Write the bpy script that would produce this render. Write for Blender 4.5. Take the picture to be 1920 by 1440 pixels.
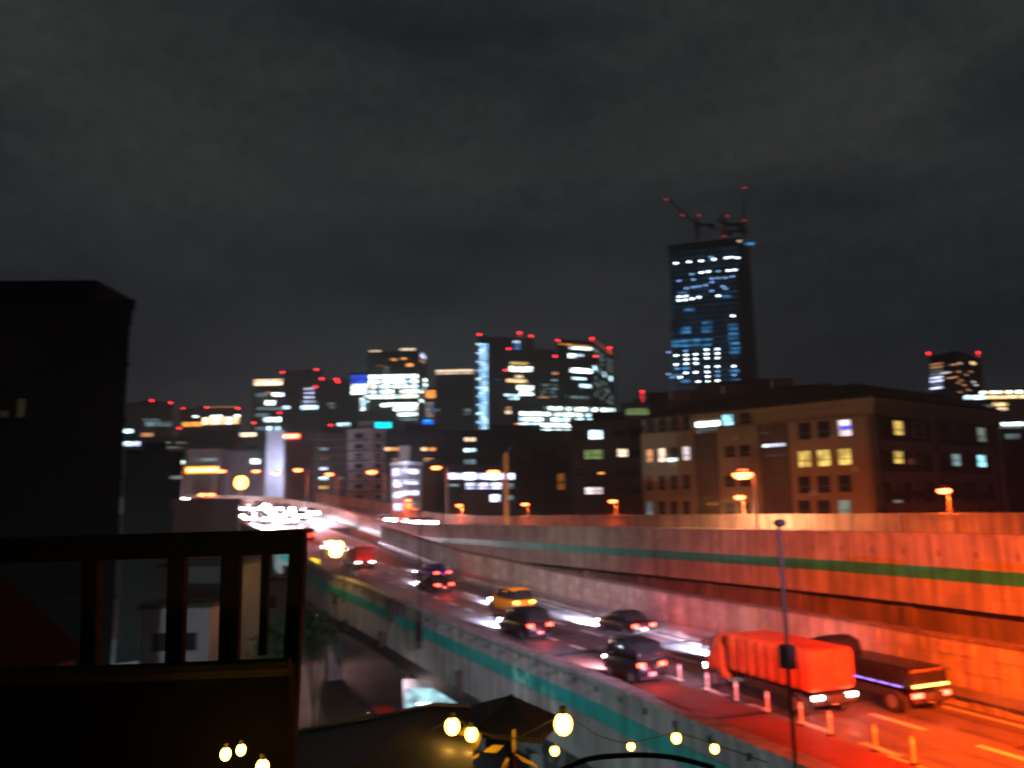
import bpy, math, random
from mathutils import Vector, Matrix
random.seed(7)
R = math.radians
HAZE = .00045
for o in list(bpy.data.objects): bpy.data.objects.remove(o)
SC = bpy.context.scene
COL = SC.collection

# ------------------------------------------------------------------ camera
FPX = 1500.0; PITCH = math.atan(235/FPX); ROLL = -0.02
CAM = Vector((0, 0, 16.0))
_r = Vector((1, 0, 0)); _u = Vector((0, -math.sin(PITCH), math.cos(PITCH))); FW = Vector((0, math.cos(PITCH), math.sin(PITCH)))
RT = _r*math.cos(ROLL) + _u*math.sin(ROLL); UP = -_r*math.sin(ROLL) + _u*math.cos(ROLL)
cam = bpy.data.cameras.new('camera'); co = bpy.data.objects.new('camera', cam); COL.objects.link(co)
cam.sensor_width = 36; cam.lens = FPX/1920*36; cam.clip_start = .1; cam.clip_end = 6000
m = Matrix((RT, UP, -FW)).transposed().to_4x4(); m.translation = CAM; co.matrix_world = m
SC.camera = co
# hand-held, out of focus: a real lens blur, the same from anywhere
cam.dof.use_dof = True; cam.dof.focus_distance = 1.6
cam.dof.aperture_fstop = 5.2; cam.dof.aperture_blades = 0; cam.dof.aperture_ratio = 0.42

# ------------------------------------------------------------------ world, exposure
SC.view_settings.view_transform = 'Standard'; SC.view_settings.look = 'None'
SC.view_settings.exposure = 0; SC.view_settings.gamma = 1
SC.cycles.use_denoising = True
SC.cycles.max_bounces = 4; SC.cycles.diffuse_bounces = 2; SC.cycles.glossy_bounces = 2
SC.cycles.sample_clamp_indirect = 2; SC.cycles.use_light_tree = True
SC.cycles.caustics_reflective = False; SC.cycles.caustics_refractive = False
W = bpy.data.worlds.new('World'); SC.world = W; W.use_nodes = True
nt = W.node_tree; nt.nodes.clear()
N = nt.nodes.new; L = nt.links.new
wo = N('ShaderNodeOutputWorld'); bg = N('ShaderNodeBackground'); tc = N('ShaderNodeTexCoord')
mp = N('ShaderNodeMapping'); mp.inputs['Scale'].default_value = (1.0, 1.0, 3.2); mp.inputs['Rotation'].default_value = (0, R(-16), 0)
n1 = N('ShaderNodeTexNoise'); n1.inputs['Scale'].default_value = 2.1; n1.inputs['Detail'].default_value = 5; n1.inputs['Roughness'].default_value = .5
cr = N('ShaderNodeValToRGB'); e = cr.color_ramp.elements
e[0].position = .36; e[0].color = (.0110, .0135, .0155, 1); e[1].position = .64; e[1].color = (.0315, .0335, .0325, 1)
sep = N('ShaderNodeSeparateXYZ'); mr = N('ShaderNodeMapRange'); mr.inputs[1].default_value = .0; mr.inputs[2].default_value = .45
mx = N('ShaderNodeMix'); mx.data_type = 'RGBA'; mx.inputs[6].default_value = (.0065, .0095, .0150, 1)
n2 = N('ShaderNodeTexNoise'); n2.inputs['Scale'].default_value = 60; n2.inputs['Detail'].default_value = 2
mr2 = N('ShaderNodeMapRange'); mr2.inputs[1].default_value = .3; mr2.inputs[2].default_value = .7; mr2.inputs[3].default_value = .9; mr2.inputs[4].default_value = 1.1
mu = N('ShaderNodeMix'); mu.data_type = 'RGBA'; mu.blend_type = 'MULTIPLY'; mu.inputs[0].default_value = 1
L(tc.outputs['Generated'], mp.inputs[0]); L(mp.outputs[0], n1.inputs[0]); L(n1.outputs[0], cr.inputs[0])
L(tc.outputs['Generated'], sep.inputs[0]); L(sep.outputs[2], mr.inputs[0]); L(mr.outputs[0], mx.inputs[0])
L(cr.outputs[0], mx.inputs[7]); L(tc.outputs['Generated'], n2.inputs[0]); L(n2.outputs[0], mr2.inputs[0])
L(mx.outputs[2], mu.inputs[6]); L(mr2.outputs[0], mu.inputs[7]); L(mu.outputs[2], bg.inputs[0])
# the last trace of the night sky's own light, far below the city glow
sk = N('ShaderNodeTexSky'); sk.sky_type = 'NISHITA'; sk.sun_disc = False; sk.sun_elevation = R(-4); sk.sun_rotation = R(200)
bg2 = N('ShaderNodeBackground'); bg2.inputs[1].default_value = .05; ad = N('ShaderNodeAddShader')
L(sk.outputs[0], bg2.inputs[0]); L(bg.outputs[0], ad.inputs[0]); L(bg2.outputs[0], ad.inputs[1]); L(ad.outputs[0], wo.inputs[0])

# ------------------------------------------------------------------ geometry of sight
def ray(x, y): return FW + RT*((x-960)/FPX) - UP*((y-720)/FPX)
def pz(x, y, z): d = ray(x, y); return CAM + d*((z-CAM.z)/d.z)
def pd(x, y, Y): d = ray(x, y); return CAM + d*(Y/d.y)
def px(p): v = Vector(p)-CAM; w = v.dot(FW); return 960+FPX*v.dot(RT)/w, 720-FPX*v.dot(UP)/w
HOR = lambda x: 955-.02*(x-960)

# ------------------------------------------------------------------ materials
MATS = {}
def surf(name, col, rough=.8, var=.25, scale=.6, metal=0, bump=.15, spec=.4):
    if name in MATS: return MATS[name]
    m = bpy.data.materials.new(name); m.use_nodes = True; t = m.node_tree; b = t.nodes['Principled BSDF']
    b.inputs['Roughness'].default_value = rough; b.inputs['Metallic'].default_value = metal
    b.inputs['Specular IOR Level'].default_value = spec
    tc = t.nodes.new('ShaderNodeTexCoord'); a = t.nodes.new('ShaderNodeTexNoise'); a.inputs['Scale'].default_value = scale; a.inputs['Detail'].default_value = 6
    a.inputs['Roughness'].default_value = .65
    r = t.nodes.new('ShaderNodeValToRGB'); k0, k1 = 1-var, 1+var
    r.color_ramp.elements[0].position = .3; r.color_ramp.elements[1].position = .7
    r.color_ramp.elements[0].color = (col[0]*k0, col[1]*k0, col[2]*k0, 1); r.color_ramp.elements[1].color = (col[0]*k1, col[1]*k1, col[2]*k1, 1)
    t.links.new(tc.outputs['Object'], a.inputs[0]); t.links.new(a.outputs[0], r.inputs[0]); t.links.new(r.outputs[0], b.inputs['Base Color'])
    if bump:
        n = t.nodes.new('ShaderNodeTexNoise'); n.inputs['Scale'].default_value = scale*14; n.inputs['Detail'].default_value = 3
        bp = t.nodes.new('ShaderNodeBump'); bp.inputs['Strength'].default_value = bump; bp.inputs['Distance'].default_value = .03
        t.links.new(tc.outputs['Object'], n.inputs[0]); t.links.new(n.outputs[0], bp.inputs['Height']); t.links.new(bp.outputs[0], b.inputs['Normal'])
    MATS[name] = m; return m
def glow(name, col, s, var=.0, scale=1.5):
    if name in MATS: return MATS[name]
    m = bpy.data.materials.new(name); m.use_nodes = True; t = m.node_tree; b = t.nodes['Principled BSDF']
    b.inputs['Base Color'].default_value = (.05, .05, .05, 1); b.inputs['Roughness'].default_value = .3
    b.inputs['Emission Color'].default_value = (*col, 1); b.inputs['Emission Strength'].default_value = s
    if var:
        tc = t.nodes.new('ShaderNodeTexCoord'); a = t.nodes.new('ShaderNodeTexNoise'); a.inputs['Scale'].default_value = scale
        q = t.nodes.new('ShaderNodeMapRange'); q.inputs[1].default_value = .35; q.inputs[2].default_value = .65
        q.inputs[3].default_value = s*(1-var); q.inputs[4].default_value = s*(1+var)
        gm = t.nodes.new('ShaderNodeNewGeometry')
        t.links.new(gm.outputs['Position'], a.inputs[0]); t.links.new(a.outputs[0], q.inputs[0]); t.links.new(q.outputs[0], b.inputs['Emission Strength'])
    m.cycles.emission_sampling = 'NONE'
    MATS[name] = m; return m
def streaks(m):
    t = m.node_tree; b = t.nodes['Principled BSDF']; src = b.inputs['Base Color'].links[0].from_socket
    tc = t.nodes.new('ShaderNodeTexCoord'); mp = t.nodes.new('ShaderNodeMapping'); mp.inputs['Scale'].default_value = (1.3, 1.3, .10)
    n = t.nodes.new('ShaderNodeTexNoise'); n.inputs['Scale'].default_value = 1.6; n.inputs['Detail'].default_value = 5
    q = t.nodes.new('ShaderNodeMapRange'); q.inputs[1].default_value = .38; q.inputs[2].default_value = .6; q.inputs[3].default_value = .66; q.inputs[4].default_value = 1.08
    x = t.nodes.new('ShaderNodeMix'); x.data_type = 'RGBA'; x.blend_type = 'MULTIPLY'; x.inputs[0].default_value = 1
    t.links.new(tc.outputs['Object'], mp.inputs[0]); t.links.new(mp.outputs[0], n.inputs[0]); t.links.new(n.outputs[0], q.inputs[0])
    t.links.new(src, x.inputs[6]); t.links.new(q.outputs[0], x.inputs[7]); t.links.new(x.outputs[2], b.inputs['Base Color'])
concrete = surf('concrete', (.33, .32, .30), .85, .3, .35, bump=.3)
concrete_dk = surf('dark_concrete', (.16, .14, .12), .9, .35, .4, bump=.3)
teal = surf('teal_paint', (.02, .36, .31), .5, .2, .5)
for m_ in (concrete, concrete_dk, teal): streaks(m_)
asphalt = surf('asphalt', (.13, .12, .13), .62, .3, .5, bump=.25)
street_m = surf('street_asphalt', (.05, .05, .05), .75, .4, .3)
paint_w = surf('road_paint', (.7, .7, .68), .7, .25, 3)
lane_red = surf('red_lane_coating', (.17, .05, .04), .7, .3, .6)
teal = surf('teal_paint', (.02, .36, .31), .5, .2, .5)
steel = surf('steel', (.25, .26, .27), .5, .2, 2, .6)
steel_dk = surf('dark_steel', (.05, .05, .05), .5, .3, 2, .5)
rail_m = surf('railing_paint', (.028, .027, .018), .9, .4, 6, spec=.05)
black_plain = surf('tyre_rubber', (.02, .02, .02), .8, .2, 5)
glass_dk = surf('dark_glass', (.02, .025, .03), .12, .1, 1, bump=0, spec=.5)
facade = {k: surf('facade_'+k, c, .8, .22, .12, bump=.1) for k, c in dict(
    black=(.03, .03, .032), charcoal=(.06, .06, .065), grey=(.16, .16, .17), tan=(.27, .23, .15), pale=(.45, .45, .50),
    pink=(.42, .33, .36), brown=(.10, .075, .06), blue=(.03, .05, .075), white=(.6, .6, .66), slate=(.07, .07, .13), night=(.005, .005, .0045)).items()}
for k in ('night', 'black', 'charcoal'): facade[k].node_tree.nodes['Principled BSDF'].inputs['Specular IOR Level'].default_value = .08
LIT = dict(
    white=glow('lit_white', (.80, .95, .88), 4.5, .7, .35), cool=glow('lit_cool', (.55, .85, 1), 3.2, .7, .4),
    dim=glow('lit_dim', (.35, .55, .6), .40, .7, .3), warm=glow('lit_warm', (1, .62, .28), 2.2, .6, .5),
    orange=glow('lit_orange', (1, .36, .06), 1.5, .6, .5), yellow=glow('lit_yellow', (.95, .62, .14), 1.0, .5, .8),
    green=glow('lit_green', (.5, .75, .25), .32, .6, .8), blue=glow('lit_blue', (.02, .10, 1), 1.3, .4, .5),
    cyan=glow('lit_cyan', (.0, .75, .9), 2.0, .4, .5), steelblue=glow('lit_steelblue', (.05, .28, .62), .9, .8, .25),
    spark=glow('work_lamp_white', (.75, .88, 1), 11), sparkdim=glow('work_lamp_dim', (.25, .5, 1), 3.0),
    red=glow('aviation_red', (1, .02, .03), 9), led=glow('led_column', (.3, .62, 1), 2.6, .6, .8),
    peach=glow('lit_peach', (1, .72, .5), 1.6, .4, .9), tan=glow('lit_tan', (.9, .38, .16), .8, .4, .9),
    lav=glow('lit_lavender', (.62, .66, 1), 2.6, .5, .5), sky=glow('lit_sky', (.35, .85, 1), 1.5, .5, .8),
    crown=glow('crown_light', (1, .70, .45), 3.0, .4, .3), greydim=glow('lit_grey', (.30, .36, .30), .45, .5, .8),
    brown=glow('lit_brown', (.8, .25, .03), .22, .5, .8), rose=glow('lit_rose', (1, .8, .85), 1.2, .4, .8))
sodium = glow('sodium_lamp', (1, .085, .02), 34)
bulbm = glow('festoon_bulb', (1, .55, .07), 16)

# ------------------------------------------------------------------ mesh builder and objects
class MB:
    def __init__(s): s.v = []; s.f = []
    def add(s, vs, fs):
        b = len(s.v); s.v += [tuple(v) for v in vs]; s.f += [tuple(i+b for i in f) for f in fs]; return s
    def box(s, c, d, ax=None):
        x, y, z = (Vector(a) for a in (ax or ((1, 0, 0), (0, 1, 0), (0, 0, 1)))); c = Vector(c)
        vs = [c + x*(d[0]/2*i) + y*(d[1]/2*j) + z*(d[2]/2*k) for k in (-1, 1) for j in (-1, 1) for i in (-1, 1)]
        return s.add(vs, [(0, 2, 3, 1), (4, 5, 7, 6), (0, 1, 5, 4), (2, 6, 7, 3), (0, 4, 6, 2), (1, 3, 7, 5)])
    def bar(s, a, b, r, n=8, r2=None):
        a = Vector(a); b = Vector(b); w = (b-a).normalized(); u = w.orthogonal().normalized(); v = w.cross(u); r2 = r if r2 is None else r2
        vs = []
        for p, q in ((a, r), (b, r2)):
            vs += [p+u*math.cos(2*math.pi*i/n)*q+v*math.sin(2*math.pi*i/n)*q for i in range(n)]
        return s.add(vs, [(i, (i+1) % n, n+(i+1) % n, n+i) for i in range(n)]+[tuple(range(n-1, -1, -1)), tuple(range(n, 2*n))])
    def path(s, pts, r, n=6):
        for a, b in zip(pts, pts[1:]): s.bar(a, b, r, n)
        return s
    def prism(s, poly, h0, h1):                     # poly of (x,y), from z=h0 to h1
        n = len(poly); vs = [(p[0], p[1], h0) for p in poly]+[(p[0], p[1], h1) for p in poly]
        a = sum(poly[i][0]*poly[(i+1) % n][1]-poly[(i+1) % n][0]*poly[i][1] for i in range(n))
        ids = list(range(n)) if a > 0 else list(range(n-1, -1, -1))
        return s.add(vs, [tuple(reversed(ids)), tuple(i+n for i in ids)]+[(ids[i], ids[(i+1) % n], ids[(i+1) % n]+n, ids[i]+n) for i in range(n)])
    def loft(s, rings, cap=True):
        n = len(rings[0]); vs = [v for r in rings for v in r]; fs = []
        for k in range(len(rings)-1):
            for i in range(n):
                fs.append((k*n+i, k*n+(i+1) % n, (k+1)*n+(i+1) % n, (k+1)*n+i))
        if cap: fs += [tuple(range(n-1, -1, -1)), tuple(range((len(rings)-1)*n, len(rings)*n))]
        return s.add(vs, fs)
    def ball(s, c, r, nu=8, nv=6, sc=(1, 1, 1)):
        c = Vector(c); rings = []
        for j in range(1, nv):
            t = math.pi*j/nv
            rings.append([c+Vector((math.sin(t)*math.cos(2*math.pi*i/nu)*r*sc[0], math.sin(t)*math.sin(2*math.pi*i/nu)*r*sc[1], -math.cos(t)*r*sc[2])) for i in range(nu)])
        return s.loft(rings)
def mesh(mb, mat, smooth=False, bevel=0):
    me = bpy.data.meshes.new('mesh'); me.from_pydata(mb.v, [], mb.f); me.materials.append(mat)
    if smooth:
        for p in me.polygons: p.use_smooth = True
    me.update(); return me
def tag(o, label=None, cat=None, group=None, kind=None):
    if label: o['label'] = label
    if cat: o['category'] = cat
    if group: o['group'] = group
    if kind: o['kind'] = kind
    return o
def obj(name, mb, mat, parent=None, loc=None, smooth=False, bevel=0):
    """mb coordinates are world unless the parent sits at loc; children get parent-relative coordinates."""
    me = mb if isinstance(mb, bpy.types.Mesh) else mesh(mb, mat, smooth)
    o = bpy.data.objects.new(name, me); COL.objects.link(o)
    if parent is not None: o.parent = parent
    if loc is not None: o.location = loc
    if bevel:
        b = o.modifiers.new('bevel', 'BEVEL'); b.width = bevel; b.segments = 2; b.limit_method = 'ANGLE'
    return o
def wobj(name, mb, mat, parent, **k):               # world coordinates under an unrotated Empty
    p = parent; off = Vector((0, 0, 0))
    while p is not None: off += p.location; p = p.parent
    mb2 = MB(); mb2.v = [tuple(Vector(v)-off) for v in mb.v]; mb2.f = mb.f
    return obj(name, mb2, mat, parent, **k)
def thing(name, label, cat, loc=(0, 0, 0), rz=0, group=None):
    o = bpy.data.objects.new(name, None); COL.objects.link(o); o.location = loc; o.rotation_euler = (0, 0, rz); o.empty_display_size = .3
    return tag(o, label, cat, group)
def copy_tree(o, parent=None):
    c = o.copy(); COL.objects.link(c); c.parent = parent
    for ch in [x for x in bpy.data.objects if x.parent == o]: copy_tree(ch, c)
    return c
def lamp(name, loc, power, col, parent=None, r=.15, kind='POINT', rot=None, spot=None, blend=.6):
    l = bpy.data.lights.new(name, kind); l.energy = power; l.color = col; l.shadow_soft_size = r
    if kind == 'SPOT': l.spot_size = spot; l.spot_blend = blend
    o = bpy.data.objects.new(name, l); COL.objects.link(o); o.parent = parent; o.location = loc
    if rot: o.rotation_euler = rot
    return o

# ------------------------------------------------------------------ ground
obj('ground', MB().add([(-3000, -300, 0), (3000, -300, 0), (3000, 5000, 0), (-3000, 5000, 0)], [(0, 1, 2, 3)]), street_m)['kind'] = 'structure'

# ------------------------------------------------------------------ road paths
def smooth_path(pts, n=6):
    P = [Vector(p) for p in pts]; out = []
    for i in range(len(P)-1):
        p0 = P[max(i-1, 0)]; p1 = P[i]; p2 = P[i+1]; p3 = P[min(i+2, len(P)-1)]
        for k in range(n):
            t = k/n
            out.append(.5*((2*p1)+(-p0+p2)*t+(2*p0-5*p1+4*p2-p3)*t*t+(-p0+3*p1-3*p2+p3)*t**3))
    out.append(P[-1]); return out
# edge nearest to us: road surface height; offset d is measured to the right of the driving direction (away from us)
LOW = smooth_path([(22, -14, 8), (14.5, 6, 8), (7.7, 23.6, 8), (5.4, 29.5, 8), (2.8, 36.4, 8), (-1.5, 46.1, 8.05), (-6.8, 56.9, 8.4), (-12.7, 67.9, 9.1), (-18.7, 77.9, 9.9), (-31, 105, 11.9), (-42, 127, 13.6)])
UPR = smooth_path([(47, -14, 13.35), (38.5, 6, 13.35), (28.5, 27, 13.35), (24, 38, 13.35), (19, 50, 13.35), (7.6, 72, 13.35), (-3, 93, 13.35), (-14, 115, 13.35), (-24, 135, 14.1), (-37, 155, 16.7), (-56, 172, 18.9), (-85, 184, 20.0), (-130, 188, 20.0)])
MRG = smooth_path([(-42, 127, 13.62), (-52, 144, 15.7), (-66, 158, 18.0), (-90, 167, 19.6), (-130, 170, 19.9)])
def frames(path):
    out = []
    for i, p in enumerate(path):
        d = path[min(i+1, len(path)-1)]-path[max(i-1, 0)]; d.z = 0; d.normalize(); out.append((p, d, Vector((d.y, -d.x, 0))))
    return out
def sweep(path, prof, closed=True, mb=None, i0=0, i1=None):
    fr = frames(path)[i0:i1]; mb = mb or MB()
    rings = [[p+n*a+Vector((0, 0, b)) for a, b in prof] for p, d, n in fr]
    if closed: return mb.loft(rings)
    n = len(prof); vs = [v for r in rings for v in r]; fs = []
    for k in range(len(rings)-1):
        for i in range(n-1): fs.append((k*n+i, k*n+i+1, (k+1)*n+i+1, (k+1)*n+i))
    return mb.add(vs, fs)
def arc(path):
    s = [0]
    for a, b in zip(path, path[1:]): s.append(s[-1]+(b-a).length)
    return s
def at(path, s):
    S = arc(path)
    for i in range(len(S)-1):
        if S[i+1] >= s: break
    t = (s-S[i])/(S[i+1]-S[i]); p = path[i].lerp(path[i+1], t); d = (path[i+1]-path[i]).normalized()
    return p, d, Vector((d.y, -d.x, 0)).normalized()
def find(path, x, y, h=0.0):
    """arc length and offset of the road point seen at photo pixel x, y"""
    S = arc(path)[-1]; best = None; s = 15.0
    while s < S:
        p, d, n = at(path, s)
        q = pz(x, y, p.z+h) if abs(ray(x, y).z) > 1e-4 else p
        v = q-p; e = abs(v.x*d.x+v.y*d.y)
        if q.y > 0 and (best is None or e < best[0]): best = (e, s, v.dot(n))
        s += .5
    return best[1], best[2]
def column(path, x, off, h, lo=15, hi=140):
    best = min((abs(px(at(path, q*.25)[0]+at(path, q*.25)[2]*off+Vector((0, 0, h)))[0]-x), q*.25) for q in range(int(lo*4), int(hi*4)))
    return at(path, best[1])
def ribbon(path, a, b, up, s0=None, s1=None, step=2.0, mb=None):
    mb = mb or MB()
    S = arc(path)[-1]; s0 = 0 if s0 is None else s0; s1 = S if s1 is None else s1
    k = max(1, int((s1-s0)/step)); vs = []
    for i in range(k+1):
        p, d, n = at(path, s0+(s1-s0)*i/k-1e-4 if i == k else s0+(s1-s0)*i/k)
        vs += [p+n*a+Vector((0, 0, up)), p+n*b+Vector((0, 0, up))]
    return mb.add(vs, [(2*i, 2*i+1, 2*i+3, 2*i+2) for i in range(k)])

LW = 12.5; UW = 9.5
road = tag(obj('lower_road', sweep(LOW, [(.3, 0), (LW, 0)], False), asphalt), kind='structure')
obj('red_lane', ribbon(LOW, .9, 4.9, .004, 15, 62), lane_red, road)
obj('edge_line', ribbon(LOW, .55, .75, .008), paint_w, road)
obj('edge_line', ribbon(LOW, LW-.75, LW-.55, .008), paint_w, road)
mk = MB()
s = 16
while s < 130:
    ribbon(LOW, 8.35, 8.65, .008, s, s+2.6, 1.3, mk); s += 4.6
obj('lane_dashes', mk, paint_w, road)
mk = MB(); s = 17
ribbon(LOW, 4.98, 5.12, .008, 15, 42, 2, mk)
while s < 130:
    ribbon(LOW, 5.2, 5.5, .008, s, s+1.6, 1.3, mk); s += 3.1
obj('lane_dashes', mk, paint_w, road)
uroad = tag(obj('upper_road', sweep(UPR, [(.3, 0), (UW, 0)], False), asphalt), kind='structure')
mk = MB(); s = 10
while s < 150: ribbon(UPR, 4.7, 4.85, .008, s, s+5, 2.5, mk); s += 12
obj('lane_dashes', mk, paint_w, uroad)
mk = MB(); s = 19
while s < 120: ribbon(LOW, .4, LW-.3, .010, s, s+.35, .35, mk); s += 14.5
obj('deck_joints', mk, steel_dk, road)
for a_, b_, s0, ln in [(5.6, 7.4, 24, 5), (9.2, 11.4, 33, 8), (5.4, 8.0, 47, 6), (9.0, 10.6, 56, 9), (6.0, 7.6, 68, 7)]:
    obj('asphalt_patch', ribbon(LOW, a_, b_, .006, s0, s0+ln), surf('patch', (.06, .055, .06), .8, .3, 1), road)
for a_ in (6.0, 7.4, 9.7, 11.1):
    obj('tyre_track', ribbon(LOW, a_-.22, a_+.22, .003, 16, 120), surf('worn_track', (.10, .092, .10), .45, .35, .8), road)
tag(obj('merged_road', sweep(MRG, [(.2, -.03), (17, -.03)], False), asphalt), kind='structure')

# --- wall assemblies
def wall(name, label, path, panel, stripe, cap, slab, studs=None, mat=concrete, cat='wall', joints=12, stripe_up=True, i0=0, i1=None):
    t = thing(name, label, cat, path[len(path)//3])
    wobj('panel', sweep(path, panel, i0=i0, i1=i1), mat, t)
    if stripe: wobj('painted_stripe', sweep(path, stripe, i0=i0, i1=i1), teal, t)
    if cap: wobj('cap_rail', sweep(path, cap, i0=i0, i1=i1), concrete_dk if name == 'block_wall' else concrete, t)
    if slab: wobj('girder', sweep(path, slab, i0=i0, i1=i1), concrete_dk, t)
    return t
nearw = wall('parapet_wall', 'grey concrete parapet with teal stripe along our side of the lower road', LOW,
     [(-.25, -2.6), (.3, -2.6), (.3, .92), (-.25, .92)], [(-.285, -.62), (-.252, -.62), (-.252, .05), (-.285, .05)],
     [(-.33, .92), (.38, .92), (.38, 1.04), (-.33, 1.04)], None)
# posts, studs and joints of the near parapet
mb = MB(); S = arc(LOW)[-1]; s = 20
while s < S-30:
    p, d, n = at(LOW, s); mb.box(p+n*-.30+Vector((0, 0, .62)), (.10, .09, .22), (d, n, (0, 0, 1))); s += 2.0
wobj('anchor_studs', mb, steel_dk, nearw)
mb = MB(); s = 20
while s < S-10:
    p, d, n = at(LOW, s); mb.box(p+n*-.262+Vector((0, 0, -.85)), (.05, .02, 3.3), (d, n, (0, 0, 1))); s += 10
wobj('expansion_joint', mb, concrete_dk, nearw)
for (x, y0, y1) in [(862, 1258, 1302), (787, 1145, 1215), (735, 1121, 1165), (715, 1184, 1212), (650, 1160, 1182), (628, 1112, 1132)]:
    p, d, n = column(LOW, x, -.4, -.5); za = pd(x, y0, p.y).z; zb = pd(x, y1, p.y).z
    wobj('drain_bracket', MB().box(Vector((p.x, p.y, (za+zb)/2))+n*-.42, (.42, .3, za-zb), (d, n, (0, 0, 1))), steel_dk, nearw)
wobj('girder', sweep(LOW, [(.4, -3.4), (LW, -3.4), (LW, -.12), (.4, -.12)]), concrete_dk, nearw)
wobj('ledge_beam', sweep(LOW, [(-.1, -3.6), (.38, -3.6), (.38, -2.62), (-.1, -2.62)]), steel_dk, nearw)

i1 = len(LOW)-7
farw = wall('block_wall', 'long rough block wall along the far side of the lower road', LOW,
     [(LW+.1, -.5), (LW+.5, -.5), (LW+.5, 2.5), (LW+.1, 2.5)], None, [(LW+.02, 2.5), (LW+.6, 2.5), (LW+.6, 2.62), (LW+.02, 2.62)], None, i1=i1)
mb = MB(); SL = arc(LOW)[-1]
for r in range(4):
    s = 8+(r % 2)*1.3
    while s < SL-32:
        p, d, n = at(LOW, s); w = random.uniform(1.5, 2.2)
        mb.box(p+n*(LW+.08)+Vector((0, 0, .35+r*.6)), (w, .08, .42), (d, n, (0, 0, 1))); s += 2.6
wobj('block_courses', mb, concrete, farw)
wobj('guard_rail', sweep(LOW, [(LW-.28, .45), (LW-.2, .45), (LW-.2, .8), (LW-.28, .8)], i1=i1), steel, farw)

upw = wall('parapet_wall', 'tall concrete parapet with teal stripe facing us on the upper road', UPR,
     [(-.25, -2.1), (.3, -2.1), (.3, .85), (-.25, .85)], [(-.285, -1.4), (-.252, -1.4), (-.252, -.75), (-.285, -.75)],
     [(-.34, .85), (.4, .85), (.4, .98), (-.34, .98)], None)
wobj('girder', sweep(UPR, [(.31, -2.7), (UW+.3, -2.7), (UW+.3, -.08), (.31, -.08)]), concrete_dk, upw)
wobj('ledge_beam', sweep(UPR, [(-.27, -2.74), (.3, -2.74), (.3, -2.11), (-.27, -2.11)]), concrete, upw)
mb = MB(); S = arc(UPR)[-1]; s = 20
while s < S-60:
    p, d, n = at(UPR, s); mb.box(p+n*-.262+Vector((0, 0, -.05)), (.13, .03, .34), (d, n, (0, 0, 1))); s += 2.2
wobj('anchor_studs', mb, concrete_dk, upw)
mb = MB(); s = 14
while s < S-60:
    p, d, n = at(UPR, s); mb.box(p+n*-.256+Vector((0, 0, .1)), (.05, .012, 1.45), (d, n, (0, 0, 1))); s += 2.2
wobj('panel_joints', mb, concrete_dk, upw)
mb = MB(); s = 16
while s < S-60:
    p, d, n = at(UPR, s); mb.box(p+n*-.262+Vector((0, 0, -.68)), (.05, .02, 2.8), (d, n, (0, 0, 1))); s += 13
wobj('expansion_joint', mb, concrete_dk, upw)
upf = wall('barrier_wall', 'high barrier wall with sodium lamps on the far side of the upper road', UPR,
     [(UW, -.5), (UW+.4, -.5), (UW+.4, 1.75), (UW, 1.75)], None, [(UW-.06, 1.75), (UW+.46, 1.75), (UW+.46, 1.85), (UW-.06, 1.85)], None, i1=len(UPR)-14)
mb = MB(); s = 12
while s < 130:
    p, d, n = at(UPR, s); mb.box(p+n*(UW-.05)+Vector((0, 0, .8)), (.12, .09, 1.8), (d, n, (0, 0, 1))); s += 4
wobj('barrier_posts', mb, steel, upf)
mgw = wall('parapet_wall', 'low concrete parapet where the joined road bends away left', MRG,
     [(-.25, -2.6), (.2, -2.6), (.2, .8), (-.25, .8)], None, [(-.3, .8), (.26, .8), (.26, .92), (-.3, .92)], None)
wobj('girder', sweep(MRG, [(.21, -2.6), (17, -2.6), (17, -.1), (.21, -.1)]), concrete_dk, mgw)
# retaining wall below the upper road, behind the block wall
ret = thing('retaining_wall', 'dark retaining wall under the upper road behind the block wall', 'wall', UPR[20])
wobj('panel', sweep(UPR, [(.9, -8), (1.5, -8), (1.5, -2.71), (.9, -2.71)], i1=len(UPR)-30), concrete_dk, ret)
mb = MB(); s = 14
while s < 140:
    p, d, n = at(UPR, s); mb.box(p+n*.78+Vector((0, 0, -4.6)), (.8, .22, 3.7), (d, n, (0, 0, 1))); s += 8.5
wobj('pilaster', mb, concrete_dk, ret)
obj('verge', ribbon(LOW, LW+.52, LW+9, -.4, 0, SL-35), concrete_dk)['kind'] = 'structure'
# piers
k = 0
for k, s in enumerate((26, 44, 62, 82, 104, 124)):
    p, d, n = at(LOW, s); q = p+n*2.2; q.z = 0
    t = thing('viaduct_pier', f'square concrete pier under the lower road, {["nearest", "second nearest", "third nearest, beside the cyan shop", "fourth nearest", "second farthest", "farthest"][k]}', 'pier', q, math.atan2(d.y, d.x), 'piers under the lower road')
    obj('column', MB().box((0, 0, (p.z-4.4)/2), (1.5, 1.5, p.z-4.4)), concrete, t)
    obj('crosshead', MB().box((0, -3.5, p.z-4.0), (1.7, 10.5, .8)), concrete_dk, t)
for k, s in enumerate((95, 118, 140, 160)):
    p, d, n = at(UPR, s); q = p+n*4.5; q.z = 0
    t = thing('viaduct_pier', f'round pier holding up the far upper road, {["nearest", "second nearest", "second farthest", "farthest"][k]}', 'pier', q, math.atan2(d.y, d.x), 'piers under the upper road')
    obj('column', MB().bar((0, 0, 0), (0, 0, p.z-2.8), .9, 16), concrete, t)

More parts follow.
